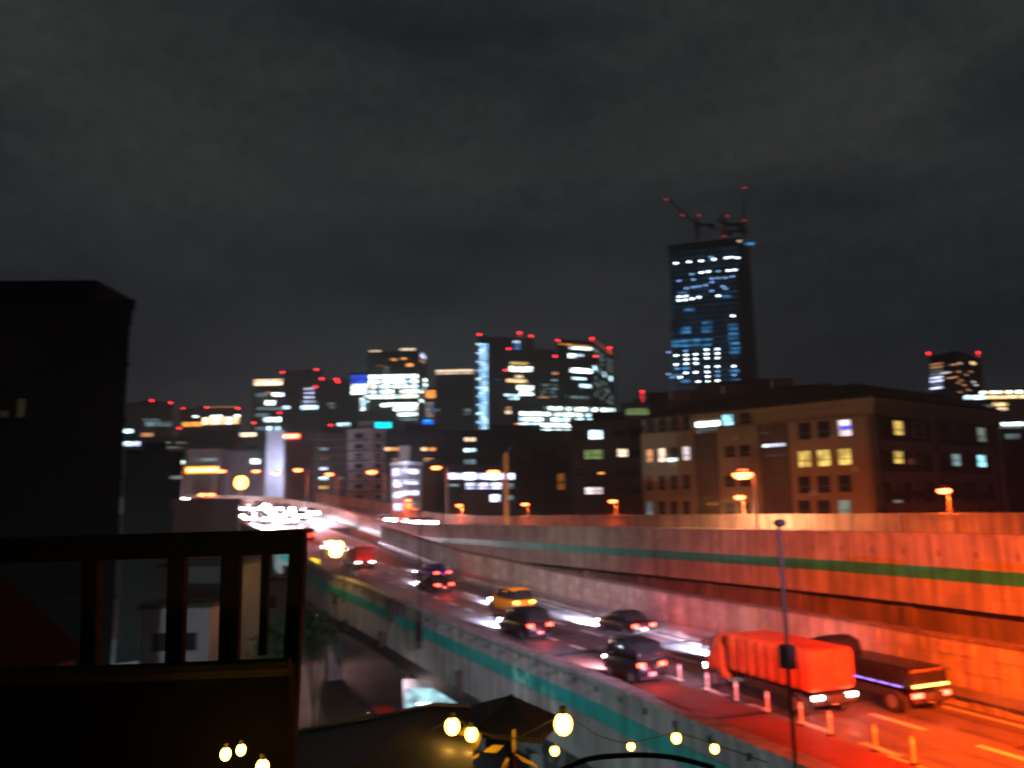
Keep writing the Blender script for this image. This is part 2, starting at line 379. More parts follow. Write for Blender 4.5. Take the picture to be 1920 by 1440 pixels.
# ------------------------------------------------------------------ street lamps
ORG = (1, .085, .006)
def lamp_post(base, top, armdir, arm, label, group=None, power=900, mat=steel, wob=None, col=ORG, em=sodium, hs=1.0, cone=165):
    base = Vector(base); h = top-base.z; t = thing('street_lamp', label, 'street lamp', base, 0, group)
    obj('pole', MB().bar((0, 0, 0), (0, 0, h), .11*hs, 10, .07*hs).bar((0, 0, 0), (0, 0, .3), .2*hs, 10), mat, t)
    a = Vector(armdir).normalized()*arm
    if arm: obj('arm', MB().path([(0, 0, h-.05), a*.4+Vector((0, 0, h+.15)), a+Vector((0, 0, h+.2))], .05*hs, 8), mat, t)
    c = a*1.12+Vector((0, 0, h+.16)) if arm else Vector((0, 0, h+.12))
    hd = obj('lamp_head', MB().ball(c+Vector((0, 0, .08)), .42*hs, 12, 6, (1.2, .8, .35)), steel_dk, t, smooth=True)
    obj('lamp_lens', MB().ball(c-Vector((0, 0, .06)), .42*hs, 12, 6, (1.2, .85, .62)), em, t, smooth=True)
    lamp('lamp_glow', c+Vector((0, 0, -.3)), power, col, t, .15, 'POINT' if cone > 180 else 'SPOT', (0, 0, 0), R(min(cone, 180)), .5)
    return t
for x, lb in [(770, 'leftmost of the row'), (866, 'second from the left'), (988, 'third from the left'), (1156, 'before the dark office block'), (1395, 'beside the tall lamp post'), (1783, 'rightmost and nearest')]:
    s_, o_ = find(UPR, x, HOR(x)+14, 1.2); 
    # walk the wall to the place seen in column x
    best = min(((abs(px(at(UPR, q)[0]+at(UPR, q)[2]*(UW+.2)+Vector((0, 0, 3)))[0]-x), q) for q in [i*.5 for i in range(40, 360)]))
    p, d, n = at(UPR, best[1]); b = p+n*(UW+.2)+Vector((0, 0, 1.85))
    lamp_post(b, b.z+1.35, -n, .35, f'short orange lamp on the barrier wall, {lb}', 'orange lamps on the barrier wall', 1800 if x > 900 else 7000, hs=.75+.1*(x > 1300))
# tall posts beyond the wall
def tall(x, ytop, Y, label, side=-1, power=5000, arm=1.3, hs=1.0, **k):
    p = pd(x, ytop, Y); return lamp_post((p.x, p.y, 0 if Y > 60 else 0), p.z, (side, -.4, 0), arm, label, 'tall orange street lamps', power, hs=hs, **k)
t = tall(1413, 892, 62, 'tall orange lamp post in front of the tan apartment block', power=9000, hs=1.5, arm=.9)
lamp('lamp_spill', (-1.2, 1.9, 15.5), 5000, (1, .42, .17), t)
tall(945, 886, 95, 'tall post with orange lamp before the white parking deck', arm=1.2, hs=1.2)
tall(838, 878, 105, 'orange lamp post left of the parking deck', hs=1.1)
tall(722, 886, 120, 'orange lamp post in front of the pinkish tower', power=16000, hs=1.3, arm=1.8)
tall(632, 890, 140, 'orange lamp post left of the pinkish tower', power=16000, hs=1.2, arm=1.2)
tall(576, 882, 140, 'orange lamp post over the traffic jam, right of the pale slab', power=16000, hs=1.3, arm=1.4)
tall(533, 888, 150, 'orange lamp post before the pale slab tower', hs=1.3, arm=1.4)
tall(495, 884, 165, 'orange lamp post left of the pale slab tower', hs=1.3, arm=1.4)
tall(428, 884, 175, 'orange lamp post right of the long yellow sign', hs=1.4, arm=1.2)
tall(405, 928, 150, 'pair member of low orange lamp posts above the blue-grey annex, right one', hs=1.2, arm=.8)
tall(389, 928, 150, 'low orange lamp post above the blue-grey annex, left one', hs=1.2, arm=.8)
tall(344, 878, 170, 'orange lamp post at the left end of the yellow sign', hs=1.2, arm=.8)
p = pd(948, 850, 90); t = thing('sign_mast', 'tall square mast coloured orange for lamp light, rising above the parking deck', 'mast', (p.x, p.y, 0))
obj('pole', MB().box((0, 0, p.z/2), (.5, .35, p.z)), surf('mast_lamplight_tint', (.5, .25, .1), .6), t); obj('antenna', MB().bar((0, 0, p.z), (.8, 0, p.z+.8), .06), steel, t)  # orange lamp light on the mast is put into its colour
# unseen sodium lights added at the near right to turn road and walls orange
for (x, y, z, pw) in [(24, 14, 17.5, 80000), (15.5, 4.5, 15.5, 26000), (33, 22, 19, 120000)]:
    lamp_post((x, y, 8), z, (-.6, .8, 0), 1.6, f'added orange roadside lamp post just right of the view, {["tallest","lowest","middle"][0 if z>18 else 1 if z<16 else 2]}', 'added orange lamps beside the lower road', pw*1.3, col=(1, .06, .004), cone=150)
t = lamp_post((13, 2, 0), 20, (-.3, .9, 0), 1.2, 'added floodlight mast beside the lower road, unseen right of the view', None, 10, col=(1, .9, .8), em=LIT['white'])  # unseen mast added so its beams colour the walls and road
for tgt, pw_, cc, sz in [((-3, 90, 12), 110000, (1, .70, .40), 18), ((21, 36, 7), 260000, (1, .078, .002), 52), ((9, 50, 9), 30000, (1, .42, .60), 26), ((1, 58, 8), 120000, (.95, .52, .78), 24)]:
    dv = Vector(tgt)-Vector((12.4, 4.6, 19.4)); lamp('fill_flood', (-.6, 2.6, 19.4), pw_, cc, t, .2, 'SPOT', dv.to_track_quat('-Z', 'Y').to_euler(), R(sz), .9)
# unseen cool lamps added in the side street to brighten the near parapet
for (x, y, z, pw) in [(-22, 26, 5, 8500), (-40, 50, 5.5, 36000), (-13, 10, 5, 1000), (-60, 80, 6, 60000)]:
    lamp_post((x, y, 0), z, (1, .3, 0), 1.0, 'added cool white lamp post in the side street, ' + {26: "second nearest", 50: "third nearest", 10: "nearest", 80: "farthest"}[y], 'added cool lamps in the side street', pw, col=(.72, .95, 1), em=LIT['white'], hs=.8, cone=360)

# gantry-like thin posts on the near parapet
post_dk = surf('post_black', (.012, .012, .012), .8, .2, 3, spec=.1)
def sensor_post(x, ybase, ytop, label, lower=True):
    p, d, n = column(LOW, x, -.45, .9); b = p+n*-.45+Vector((0, 0, -.1))
    k = (pd(x, ytop, b.y)).z-b.z
    t = thing('camera_post', label, 'post', b, math.atan2(d.y, d.x))
    obj('pole', MB().bar((0, 0, -.6), (0, 0, k), .055, 8), post_dk, t)
    obj('post_bracket', MB().box((0, .1, -.2), (.3, .35, 1.2)), post_dk, t)
    obj('camera_housing', MB().ball((0, -.05, k), .2, 10, 6, (1.2, .7, .6)), post_dk, t, smooth=True)
    if lower: obj('equipment_box', MB().box((-.0, .0, k*.52), (.36, .3, .62)), post_dk, t, bevel=.02)
    return t
sensor_post(1490, 1400, 980, 'thin dark post with camera head and box, in front of the orange lorry')
sensor_post(787, 1195, 958, 'thin dark post standing further up the near parapet', False)

# flashing sign on the parapet at the left
s_, o_ = find(LOW, 628, 1120, -.4); p, d, n = at(LOW, s_)
t = thing('warning_sign', 'cluster of three glaring yellow warning lamps on a pole behind the railing end', 'sign', p+n*-.4)
q = pd(628, 1028, p.y)-t.location
obj('pole', MB().bar((0, 0, -1), (0, 0, q.z), .07), steel_dk, t)
obj('sign_case', MB().box((q.x, .12, q.z), (1.7, .16, 1.6)), steel_dk, t)
for dx, dz, rr in [(-.3, .28, .42), (.32, .22, .44), (.12, -.34, .46)]: obj('sign_lamp', MB().ball((q.x+dx, -.02, q.z+dz), rr, 14, 8, (1, .3, .95)), glow('warning_yellow', (1, .62, .14), 16), t, smooth=True)
lamp('sign_glow', (q.x, -1, q.z), 500, (1, .55, .1), t)
s_, o_ = find(LOW, 610, 1056, .3); p, d, n = at(LOW, s_)
t = thing('lane_marker_board', 'yellow lit marker board lying along the road edge under the warning sign', 'sign', p+n*1.2, math.atan2(d.y, d.x))
obj('board', MB().box((0, 0, .45), (4.2, .12, .8)), glow('marker_yellow', (1, .75, .02), 1.3, .4, .6), t)
obj('leg', MB().box((-1.6, 0, .03), (.1, .4, .1)), steel, t); obj('leg', MB().box((1.6, 0, .03), (.1, .4, .1)), steel, t)

# ------------------------------------------------------------------ bollards
bol = [(1262, 1279), (1312, 1297), (1365, 1317), (1425, 1338), (1490, 1360), (1557, 1384), (1632, 1410), (1716, 1440)]
proto = None
for i, (x, y) in enumerate(bol):
    s_, o_ = find(LOW, x, y); p, d, n = at(LOW, s_); q = p+n*5.05
    if proto is None:
        proto = thing('delineator_post', '', 'bollard', q, 0, 'delineator posts beside the red lane')
        obj('post', MB().bar((0, 0, .06), (0, 0, .82), .055, 10), surf('post_plastic', (.62, .5, .45), .5), proto)
        obj('base', MB().bar((0, 0, .008), (0, 0, .07), .14, 12, .1), black_plain, proto)
        obj('reflector_band', MB().bar((0, 0, .6), (0, 0, .72), .06, 10), surf('reflector', (.85, .85, .85), .3), proto)
        o = proto
    else:
        o = copy_tree(proto); o.location = q
    o['label'] = f'pale delineator post beside the red lane, {["farthest", "second farthest", "third farthest", "fourth farthest", "fourth nearest", "third nearest", "second nearest", "nearest"][i]} of the row'

# ------------------------------------------------------------------ vehicles
def carpaint(name, c, rough=.3): return surf('paint_'+name, c, rough, .06, 1, 0, 0, .5)
tail_m = glow('tail_light', (1, .04, .02), 22); head_m = glow('head_light', (.9, .95, 1), 60); head_j = glow('high_beam', (1, .93, .98), 160); plate_m = surf('number_plate', (.6, .6, .6), .5)
tail_w = glow('reversing_light', (1, .75, .6), 12); amber = glow('amber_light', (1, .45, .05), 14)
def wheel(t, x, y, r, w):
    ty = obj('wheel', MB().bar((0, -w/2, 0), (0, w/2, 0), r, 18), black_plain, t, loc=(x, y, r))
    obj('rim', MB().bar((0, -w/2-.01, 0), (0, w/2+.01, 0), r*.6, 10), steel, ty)
def body_loft(prof, w, taper=.06, nose=.0):
    """side outline (x,z) top and bottom -> rounded body across the width"""
    mb = MB(); rings = []
    for x, zb, zt, ww in prof:
        h = zt-zb; y = w/2*ww
        rings.append([Vector((x, -y*.96, zb)), Vector((x, -y, zb+h*.3)), Vector((x, -y*.98, zb+h*.7)), Vector((x, -y*.86, zt-h*.04)), Vector((x, -y*.5, zt)),
                      Vector((x, y*.5, zt)), Vector((x, y*.86, zt-h*.04)), Vector((x, y*.98, zb+h*.7)), Vector((x, y, zb+h*.3)), Vector((x, y*.96, zb))])
    return mb.loft(rings)
def car(label, paint, style='sedan', lights='rear', beam=0, loc=(0, 0, 0), rz=0, group=None, tail=tail_m, cat='car', tw=1):
    beam *= 24
    t = thing({'sedan': 'passenger_car', 'van': 'minivan', 'kei': 'small_van'}[style], label, cat, loc, rz, group)
    if style == 'sedan':
        Lc, w, h = 4.5, 1.75, 1.45
        body = [(-2.25, .35, .78, .86), (-2.1, .25, .95, .95), (-1.5, .22, 1.0, 1), (-.2, .2, .96, 1), (1.1, .2, .92, 1), (1.9, .24, .8, .95), (2.25, .32, .62, .82)]
        cab = [(-1.75, .93, .97, .8), (-1.15, .93, 1.38, .78), (-.3, .93, 1.45, .78), (.35, .92, 1.38, .78), (1.15, .9, .94, .82)]
    elif style == 'van':
        Lc, w, h = 4.6, 1.75, 1.8
        body = [(-2.3, .35, 1.0, .92), (-2.2, .25, 1.1, .97), (-1.0, .2, 1.1, 1), (.8, .2, 1.08, 1), (1.8, .22, .98, .97), (2.3, .32, .7, .85)]
        cab = [(-2.25, 1.08, 1.15, .9), (-2.05, 1.08, 1.76, .86), (-.4, 1.08, 1.85, .86), (.7, 1.06, 1.76, .86), (1.6, 1.0, 1.05, .86)]
    else:
        Lc, w, h = 3.4, 1.5, 1.9
        body = [(-1.7, .35, 1.05, .95), (-1.62, .25, 1.1, .98), (0, .22, 1.1, 1), (1.3, .22, 1.05, .98), (1.7, .32, .8, .9)]
        cab = [(-1.66, 1.08, 1.15, .92), (-1.55, 1.08, 1.85, .88), (0, 1.08, 1.92, .88), (1.0, 1.06, 1.82, .88), (1.5, 1.0, 1.05, .9)]
    b = obj('body', body_loft(body, w), paint, t, smooth=True); 
    obj('cabin_windows', body_loft(cab, w*1.02), glass_dk, t, smooth=True)
    rf = [(x, zt-.06, zt+.015, ww*.94) for x, zb, zt, ww in cab[1:-1]]
    obj('roof', body_loft(rf, w*1.02), paint, t, smooth=True)
    wx = Lc*.3
    for x in (-wx, wx):
        for y in (-w/2+.1, w/2-.1): wheel(t, x, y, .31, .2)
    zt = .72 if style == 'sedan' else .92
    for y in (-1, 1):
        obj('tail_light', MB().box((-Lc/2-.005, y*w*.37, zt), (.08, .3, .17)), tail if lights != 'off' else black_plain, t)
        obj('headlight', MB().box((Lc/2-.07, y*w*.30, zt-.13), (.14, .6, .36) if lights == 'none' else (.12, .32, .16)), head_j if lights == 'none' else head_m, t)
        obj('door_mirror', MB().box((Lc*.17, y*(w/2+.06), .98 if style == 'sedan' else 1.15), (.12, .16, .12)), paint, t, bevel=.02)
    obj('number_plate', MB().box((-Lc/2-.03, 0, .5), (.03, .34, .17)), plate_m, t)
    obj('bumper', MB().box((-Lc/2-.0, 0, .34), (.14, w*.9, .16)), black_plain, t, bevel=.03)
    if beam: lamp('headlight_beam', (Lc/2+.1, 0, .65), beam, (.72, .72, 1), t, .12, 'SPOT', (R(70), 0, R(-90)), R(46), .8)
    if lights == 'rear': lamp('tail_glow', (-Lc/2-.5, 0, .7), 40*tw, (1, .05, .03), t, .3)
    return t
def truck(label, box_paint, cab_paint, Lb, loc, rz, hh=2.9, w=2.2, dotted=False, group=None, em=tail_w):
    t = thing('box_truck', label, 'lorry', loc, rz, group); Lc = 1.7
    x0 = -Lb/2-.3
    obj('cargo_box', MB().box((x0+Lb/2, 0, .95+(hh-.95)/2), (Lb, w, hh-.95)), box_paint, t, bevel=.16)
    mb = MB(); xx = x0+.35
    while xx < x0+Lb-.2:
        for y in (-1, 1): obj('side_rib', MB().box((xx, y*(w/2+.012), .95+(hh-.95)/2), (.06, .05, hh-1.1)), box_paint, t)
        xx += .62
    obj('side_skirt', MB().box((x0+Lb/2, -w/2+.05, .72), (Lb*.5, .05, .3)).box((x0+Lb/2, w/2-.05, .72), (Lb*.5, .05, .3)), steel_dk, t)
    for y in (-1, 1): obj('mudflap', MB().box((x0+.42, y*(w/2-.2), .42), (.03, .42, .5)), black_plain, t)
    obj('number_plate', MB().box((x0-.06, 0, .58), (.02, .33, .17)), plate_m, t)
    obj('rear_doors', MB().box((x0-.01, -w*.24, (1.05+hh)/2), (.05, w*.44, hh-1.3)).box((x0-.01, w*.24, (1.05+hh)/2), (.05, w*.44, hh-1.3)), box_paint, t, bevel=.015)
    obj('chassis', MB().box((x0+Lb/2+.8, 0, .72), (Lb+2.0, .9, .3)), steel_dk, t)
    cx = x0+Lb+.15
    cb = [(cx, .55, 2.2, .96), (cx+.5, .5, 2.35, .97), (cx+1.1, .5, 2.25, .96), (cx+1.5, .48, 1.45, .94), (cx+1.65, .5, 1.2, .9)]
    obj('cab', body_loft(cb, w*.95), cab_paint, t, smooth=True)
    obj('windscreen', MB().add([(cx+1.14, -.85, 2.12), (cx+1.14, .85, 2.12), (cx+1.53, .9, 1.45), (cx+1.53, -.9, 1.45), (cx+1.2, -.85, 2.16), (cx+1.2, .85, 2.16), (cx+1.6, .9, 1.45), (cx+1.6, -.9, 1.45)],
        [(0, 1, 2, 3), (4, 7, 6, 5), (0, 4, 5, 1), (1, 5, 6, 2), (2, 6, 7, 3), (3, 7, 4, 0)]), glass_dk, t)
    for x in (x0+1.0, cx+.8):
        for y in (-w/2+.16, w/2-.16): wheel(t, x, y, .42, .28)
    for y in (-1, 1):
        tl = obj('tail_light', MB().box((x0-.04, y*w*.36, .78), (.07, .5, .16)), em, t)
        obj('headlight', MB().box((cx+1.66, y*w*.36, .82), (.1, .32, .2)), head_m, t)
        obj('door_mirror', MB().box((cx+1.3, y*(w/2+.12), 1.8), (.12, .2, .4)), steel_dk, t)
    obj('bumper', MB().box((x0-.0, 0, .56), (.1, w*.92, .14)), steel_dk, t, bevel=.02)
    if dotted:
        mb = MB()
        for i in range(16): mb.box((x0-.05, -w*.45+i*w*.06, 1.12), (.05, .055, .08))
        obj('marker_lamp_strip', mb, amber, t)
        obj('side_marker_strip', MB().box((x0+Lb*.5, w/2+.015, 1.05), (Lb*.8, .02, .04)), glow('violet_marker', (.4, .2, 1), 3), t)
    lamp('tail_glow', (x0-.6, 0, .8), 26, (1, .07, .03), t, .3)
    return t
def place(path, x, y, lane=None):
    s_, o_ = find(path, x, y); p, d, n = at(path, s_)
    q = p+n*(o_ if lane is None else lane); return q+Vector((0, 0, .01)), math.atan2(d.y, d.x), d
def park(x, y, half, path=LOW, lane=None):
    q, a, d = place(path, x, y, lane); return q+Vector((d.x, d.y, 0))*half, a
P_black = carpaint('black', (.012, .012, .014)); P_blue = carpaint('blue', (.01, .015, .25)); P_taxi = carpaint('taxi_yellow', (.75, .32, .02)); P_white = carpaint('white', (.7, .7, .7))
P_org = surf('paint_orange', (.42, .07, .015), .6, .3, 1.2, 0, .05, .3); P_grey = carpaint('grey', (.2, .2, .21)); P_dk = carpaint('dark_green', (.03, .03, .03), .4)
q, a = park(836, 1088, 2.2, lane=10.3); car('dark blue car with red tail lights, beside the thin far post', P_blue, beam=1500, loc=q, rz=a)
q, a = park(843, 1112, 2.2, lane=6.9); car('black car with red tail lights, directly below the dark blue car', P_black, beam=1300, loc=q, rz=a)
q, a = park(985, 1153, 2.3, lane=8.0); car('yellow-orange taxi with amber rear lamps, above the black van', P_taxi, 'van', beam=900, loc=q, rz=a, tail=amber, cat='taxi')
q, a = park(968, 1208, 2.3, lane=4.4); car('black minivan with wide red tail lights, in the near lane below the taxi', P_black, 'van', beam=1500, loc=q, rz=a)
q, a = park(1258, 1192, 2.2, lane=10.5); car('large black saloon lighting up the block wall ahead of it', P_black, beam=4000, loc=q, rz=a, tw=3)
q, a = park(1208, 1290, 1.7, lane=3.6); car('small black van in the red lane, left of the delineator posts', P_black, 'kei', beam=300, loc=q, rz=a, cat='van')
q, a = park(1582, 1350, 3.2, lane=6.9); truck('orange box lorry with glaring rear lamps behind the thin near post', P_org, P_org, 5.2, q, a, 2.5)
q, a = park(1765, 1352, 2.7, lane=10.3); truck('low black lorry with a dotted strip of amber lamps, right of the orange lorry', P_black, P_black, 4.0, q, a, 1.75, 1.9, True, em=tail_m)
q, a = park(1500, 1262, 2.2, lane=10.6); car('grey car half hidden behind the orange lorry, headlights on the wall', P_grey, beam=3200, loc=q, rz=a)
q, a = park(661, 1070, 2.4, lane=5.5); truck('box lorry with red light painted onto its box, glaring white rear lamps right of the warning lamps', carpaint('red', (.6, .02, .02), .4), P_white, 3.6, q, a, 2.3, 2.0)  # red light on a white lorry is put into the box paint
q, a = park(600, 1040, 2.2, lane=5.2); car('dark car at the railing end, the nearer of two', P_black, loc=q, rz=a, beam=500)
q, a = park(590, 1014, 2.2, lane=5.5); car('pale car at the railing end, the farther of two', P_white, 'van', loc=q, rz=a, beam=500)
# the jam where both roads meet: headlights towards us and tail lights away
g = 'cars in the distant jam'
jam = [(4.5, 134, 1, P_white, 'van'), (8, 133, 1, P_grey, 'sedan'), (11.5, 138, 1, P_black, 'sedan'), (5, 142, 1, P_black, 'sedan'), (9, 143, 1, P_white, 'sedan'), (13, 147, 1, P_grey, 'van'),
       (3, 149, 0, P_white, 'sedan'), (7, 151, 1, P_blue, 'sedan'), (11, 152, 1, P_white, 'van'), (15, 156, 0, P_black, 'sedan'), (4, 158, 0, P_grey, 'sedan'), (9, 160, 1, P_white, 'sedan'), (2.2, 137, 1, P_white, 'sedan'), (14.5, 141, 1, P_white, 'van'), (1.8, 143.5, 1, P_grey, 'sedan'), (14, 151, 1, P_grey, 'sedan'), (6.5, 146.5, 1, P_white, 'van'), (11.5, 143.5, 1, P_blue, 'sedan')]
names = ['white minivan', 'grey saloon', 'black saloon', 'second black saloon', 'white saloon', 'grey minivan', 'white saloon with tail lights', 'blue saloon', 'tall white minivan', 'black saloon with tail lights', 'grey saloon with tail lights', 'farthest white saloon', 'white saloon', 'tall white minivan', 'small grey saloon', 'grey saloon', 'white minivan', 'dark blue saloon']
where = ['nearest the railing on the left', 'second lane, front of the jam', 'front of the jam, right side', 'second row, left', 'second row, middle', 'second row, right', 'left edge of the jam', 'middle of the jam', 'right middle of the jam', 'rightmost of the jam', 'back left of the jam', 'at the back of the jam', 'front of the jam, leftmost', 'beside the far barrier, near the front', 'second row, leftmost', 'behind the minivan by the far barrier', 'in the middle between two saloons', 'right of the middle, second row']
cache = {}
extra = [(2+3.3*k+random.uniform(-.3, .3), y+random.uniform(-1, 1)) for y in (139.5, 148.5, 154, 163) for k in range(4)]
for a_, b_ in extra:
    jam.append((a_, b_, 1, random.choice([P_white, P_grey, P_black]), random.choice(['sedan', 'van']))); names.append('car with glaring headlights'); where.append(f'in {["second", "third", "fourth", "last"][(len(names)-19)//4]} packed row of the jam, {["left", "centre left", "centre right", "right"][(len(names)-19) % 4]}')
for i, (off, Yd, to, pnt, st) in enumerate(jam):
    best = min((abs(p.y-Yd), k) for k, p in enumerate(MRG)); p, d, n = frames(MRG)[best[1]]
    s_ = arc(MRG)[best[1]]; dS = Yd-p.y; p, d, n = at(MRG, max(.1, s_+dS*1.1)); q = p+n*off
    key = (pnt.name, st)
    a = math.atan2(d.y, d.x)+(math.pi if to else 0)
    lb = f'{names[i]} {where[i]}'
    if key not in cache: t = cache[key] = car(lb, pnt, st, 'none', 0, q, a, g)
    else:
        t = copy_tree(cache[key]); t.location = q; t.rotation_euler = (0, 0, a); t['label'] = lb
    if to and i % 3 == 0: lamp('headlight_beam', (2.5, 0, .8), 90000, (1, .70, .86), t, .15, 'SPOT', (R(64), 0, R(-90)), R(52), .8)
for i, (x, y) in enumerate([(630, 982), (650, 988), (676, 989)]):
    s_, o_ = find(UPR, x, y+2); p, d, n = at(UPR, s_)
    car(f'oncoming car with white headlights on the upper road, {["left", "middle", "right"][i]} of three', [P_grey, P_white, P_black][i], 'sedan', 'none', 120, p+n*(2.6+i*1.6)+Vector((0, 0, .01)), math.atan2(d.y, d.x)+math.pi, 'oncoming cars on the upper road')

# ------------------------------------------------------------------ buildings
class Building:
    def __init__(s, label, corners, ytop, depth=25, mat='charcoal', name='office_building', base=0.0, floor=3.6, ledges=True, roofbox=True, group=None, cat='building', zt=None):
        # corners: (photo column, distance) of the front faces' corners, left to right
        xr = corners[0]; s.c = []
        for x, Y in corners:
            q = pd(x, ytop, Y); s.c.append(Vector((q.x, q.y, 0)))
        s.zt = zt if zt else pd(corners[-2 if len(corners) > 2 else 0][0], ytop, corners[-2 if len(corners) > 2 else 0][1]).z
        s.base = base; s.mat = facade[mat]; a, b = s.c[0], s.c[-1]
        back = (a+b)/2; back = Vector((back.x, back.y, 0)).normalized()*depth
        poly = s.c+[b+back, a+back]
        ctr = sum(poly, Vector())/len(poly)
        s.t = thing(name, label, cat, (ctr.x, ctr.y, base), 0, group); s.ctr = ctr; s.poly = poly
        s.n = {}
        wobj('wall', MB().prism([(p.x, p.y) for p in poly], base, s.zt), s.mat, s.t)
        def ring(out, z0, z1):
            pp = []
            for p in poly:
                v = (p-ctr); k = 1+out/max(v.length, 1); pp.append((ctr.x+v.x*k, ctr.y+v.y*k))
            return MB().prism(pp, z0, z1)
        wobj('roof_edge', ring(.35, s.zt+.002, s.zt+.7), s.mat, s.t)
        if roofbox:
            pp = [(ctr.x+(p.x-ctr.x)*.45, ctr.y+(p.y-ctr.y)*.45) for p in poly]
            wobj('roof_plant_room', MB().prism(pp, s.zt+.7, s.zt+min(3.2, (s.zt-base)*.06)+.7), s.mat, s.t)
        if ledges:
            mb = MB(); z = s.zt-floor
            while z > max(base, 10):
                r = ring(.12, z, z+.25); mb.add(r.v, r.f); z -= floor
            if mb.v: wobj('floor_ledges', mb, s.mat, s.t)
    def hit(s, x, y, f):
        a, b = s.c[f], s.c[f+1]; e = (b-a).normalized(); nn = Vector((e.y, -e.x, 0)); d = ray(x, y)
        t = (a-CAM).dot(nn)/d.dot(nn); return CAM+d*t, e, nn
    def win(s, x, y, w, h, mat, f=0, name='window', frame=False, out=.06):
        q, e, nn = s.hit(x, y, f); D = (q-CAM).dot(FW)
        k = D/FPX; ww = w*k/max(.35, abs(e.dot(RT))); hh = h*k
        o = wobj(name, MB().box(q+nn*(out/2), (ww, out, hh), (e, nn, (0, 0, 1))), LIT[mat] if isinstance(mat, str) else mat, s.t)
        if frame:
            mb = MB(); t_ = .07
            z = Vector((0, 0, 1)); c = q+nn*(out/2+.04)
            for sx in (-1, 1): mb.box(c+e*sx*(ww/2+t_/2), (t_, out+.08, hh+2*t_), (e, nn, z))
            for sz in (-1, 1): mb.box(c+z*sz*(hh/2+t_/2), (ww, out+.08, t_), (e, nn, z))
            mb.box(c-z*hh*.12, (ww-.002, out+.08, .09), (e, nn, z))
            pw = [(Vector(v)-s.t.location) for v in mb.v]; m2 = MB(); m2.v = [tuple(v) for v in pw]; m2.f = mb.f
            obj('frame', m2, surf('window_frame', (.12, .10, .08), .6), o)
        return o
    def row(s, x0, x1, y, h, n, mat, f=0, gap=.22, skip=0.0, name='window', mats=None):
        q, e, nn = s.hit((x0+x1)/2, y, f); w = (x1-x0)/n
        for i in range(n):
            if random.random() < skip: continue
            x = x0+w*(i+.5); pp, _, _ = s.hit(x, y, f)
            yy = px((pp.x, pp.y, q.z))[1]
            s.win(x, yy, w*(1-gap), h, random.choice(mats) if mats else mat, f, name)
    def red(s, x, y, Y=None, r=None):
        Y = Y or s.c[0].y; q = pd(x, y, Y); r = r or Y/FPX*1.6
        zb = max(s.base, min(s.zt, q.z-.3)); t = wobj('warning_light', MB().ball(q, r, 8, 5, (1.5, 1, 1)).bar((q.x, q.y, zb), q, r*.15, 5), LIT['red'], s.t); return t

B = Building
# --- the dark tower at the left edge
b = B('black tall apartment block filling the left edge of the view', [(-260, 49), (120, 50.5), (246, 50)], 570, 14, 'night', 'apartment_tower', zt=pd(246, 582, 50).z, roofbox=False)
q = pd(60, 525, 51.5); r_ = pd(176, 540, 51.5)
wobj('roof_plant_room', MB().prism([(q.x-9, 51.2), (r_.x, 51.8), (r_.x, 57), (q.x-9, 57)], b.zt+.7, q.z), facade['night'], b.t)
LIT['faint'] = glow('lit_faint', (.5, .35, .12), .02, .4, .8)
b.win(40, 765, 12, 34, 'faint', 0); b.win(8, 776, 14, 12, 'faint', 0)
for y in (640, 700, 830, 890):
    for x in (30, 80): b.win(x, y, 24, 22, facade['night'], 0)
for y in (650, 720, 790, 860): b.win(185, y, 40, 22, facade['night'], 1)

# --- far skyline
b = B('distant dark block with two red lights at the left', [(238, 480), (325, 480)], 757, 60, 'charcoal')
b.red(284, 751); b.red(320, 755); b.row(272, 322, 795, 9, 5, 'dim'); b.row(268, 300, 787, 3, 4, 'dim'); b.win(241, 808, 15, 7, 'cool'); b.win(276, 815, 22, 7, 'tan'); b.win(240, 832, 14, 8, 'cool'); b.win(256, 832, 12, 8, 'lav')
b = B('low far block with a glowing orange and white top floor', [(338, 450), (452, 450)], 768, 60, 'charcoal')
b.row(342, 380, 795, 9, 5, 'orange', gap=.1); b.row(380, 448, 789, 13, 9, 'warm', gap=.1, mats=['warm', 'crown', 'white', 'peach']); b.row(385, 448, 764, 3, 6, 'tan'); b.row(350, 450, 780, 4, 9, 'white', skip=.5)
b.red(344, 766); b.red(388, 764); b.red(446, 766); b.red(336, 803, 440)
b = B('far slab with warm white glowing crown', [(474, 560), (532, 560)], 716, 50, 'charcoal')
b.row(477, 529, 717, 11, 5, 'crown', gap=.04); b.row(480, 500, 741, 7, 3, 'dim'); b.win(503, 736, 9, 4, 'tan'); b.row(510, 531, 740, 7, 3, 'white')
b.row(497, 516, 755, 8, 3, 'white'); b.row(482, 528, 766, 6, 6, 'dim'); b.row(480, 505, 778, 6, 4, 'dim'); b.row(495, 526, 787, 9, 5, 'white', mats=['cool', 'white']); b.row(478, 525, 803, 7, 6, 'dim', mats=['dim', 'cool']); b.row(445, 480, 815, 7, 4, 'crown'); b.red(524, 774); b.red(476, 793)
b = B('black far tower with one narrow lit stairway of lamps', [(533, 600), (603, 600)], 697, 60, 'black')
for k in range(5): b.row(569, 590, 729+k*8, 3, 2, 'lav', gap=.45)
b.row(565, 595, 753, 6, 4, 'dim', gap=.1); b.row(565, 595, 764, 7, 4, 'cool', gap=.08); b.row(523, 543, 764, 6, 3, 'cool'); b.red(593, 693); b.red(530, 698); b.red(592, 725)
b = B('dark shorter far block with red lamps on its roof', [(603, 580), (660, 580)], 716, 60, 'black')
b.red(603, 710); b.red(631, 711); b.red(634, 716); b.win(621, 757, 14, 5, 'greydim'); b.win(622, 764, 10, 4, 'greydim'); b.red(620, 797, 500); b.row(633, 656, 796, 6, 4, 'cool')
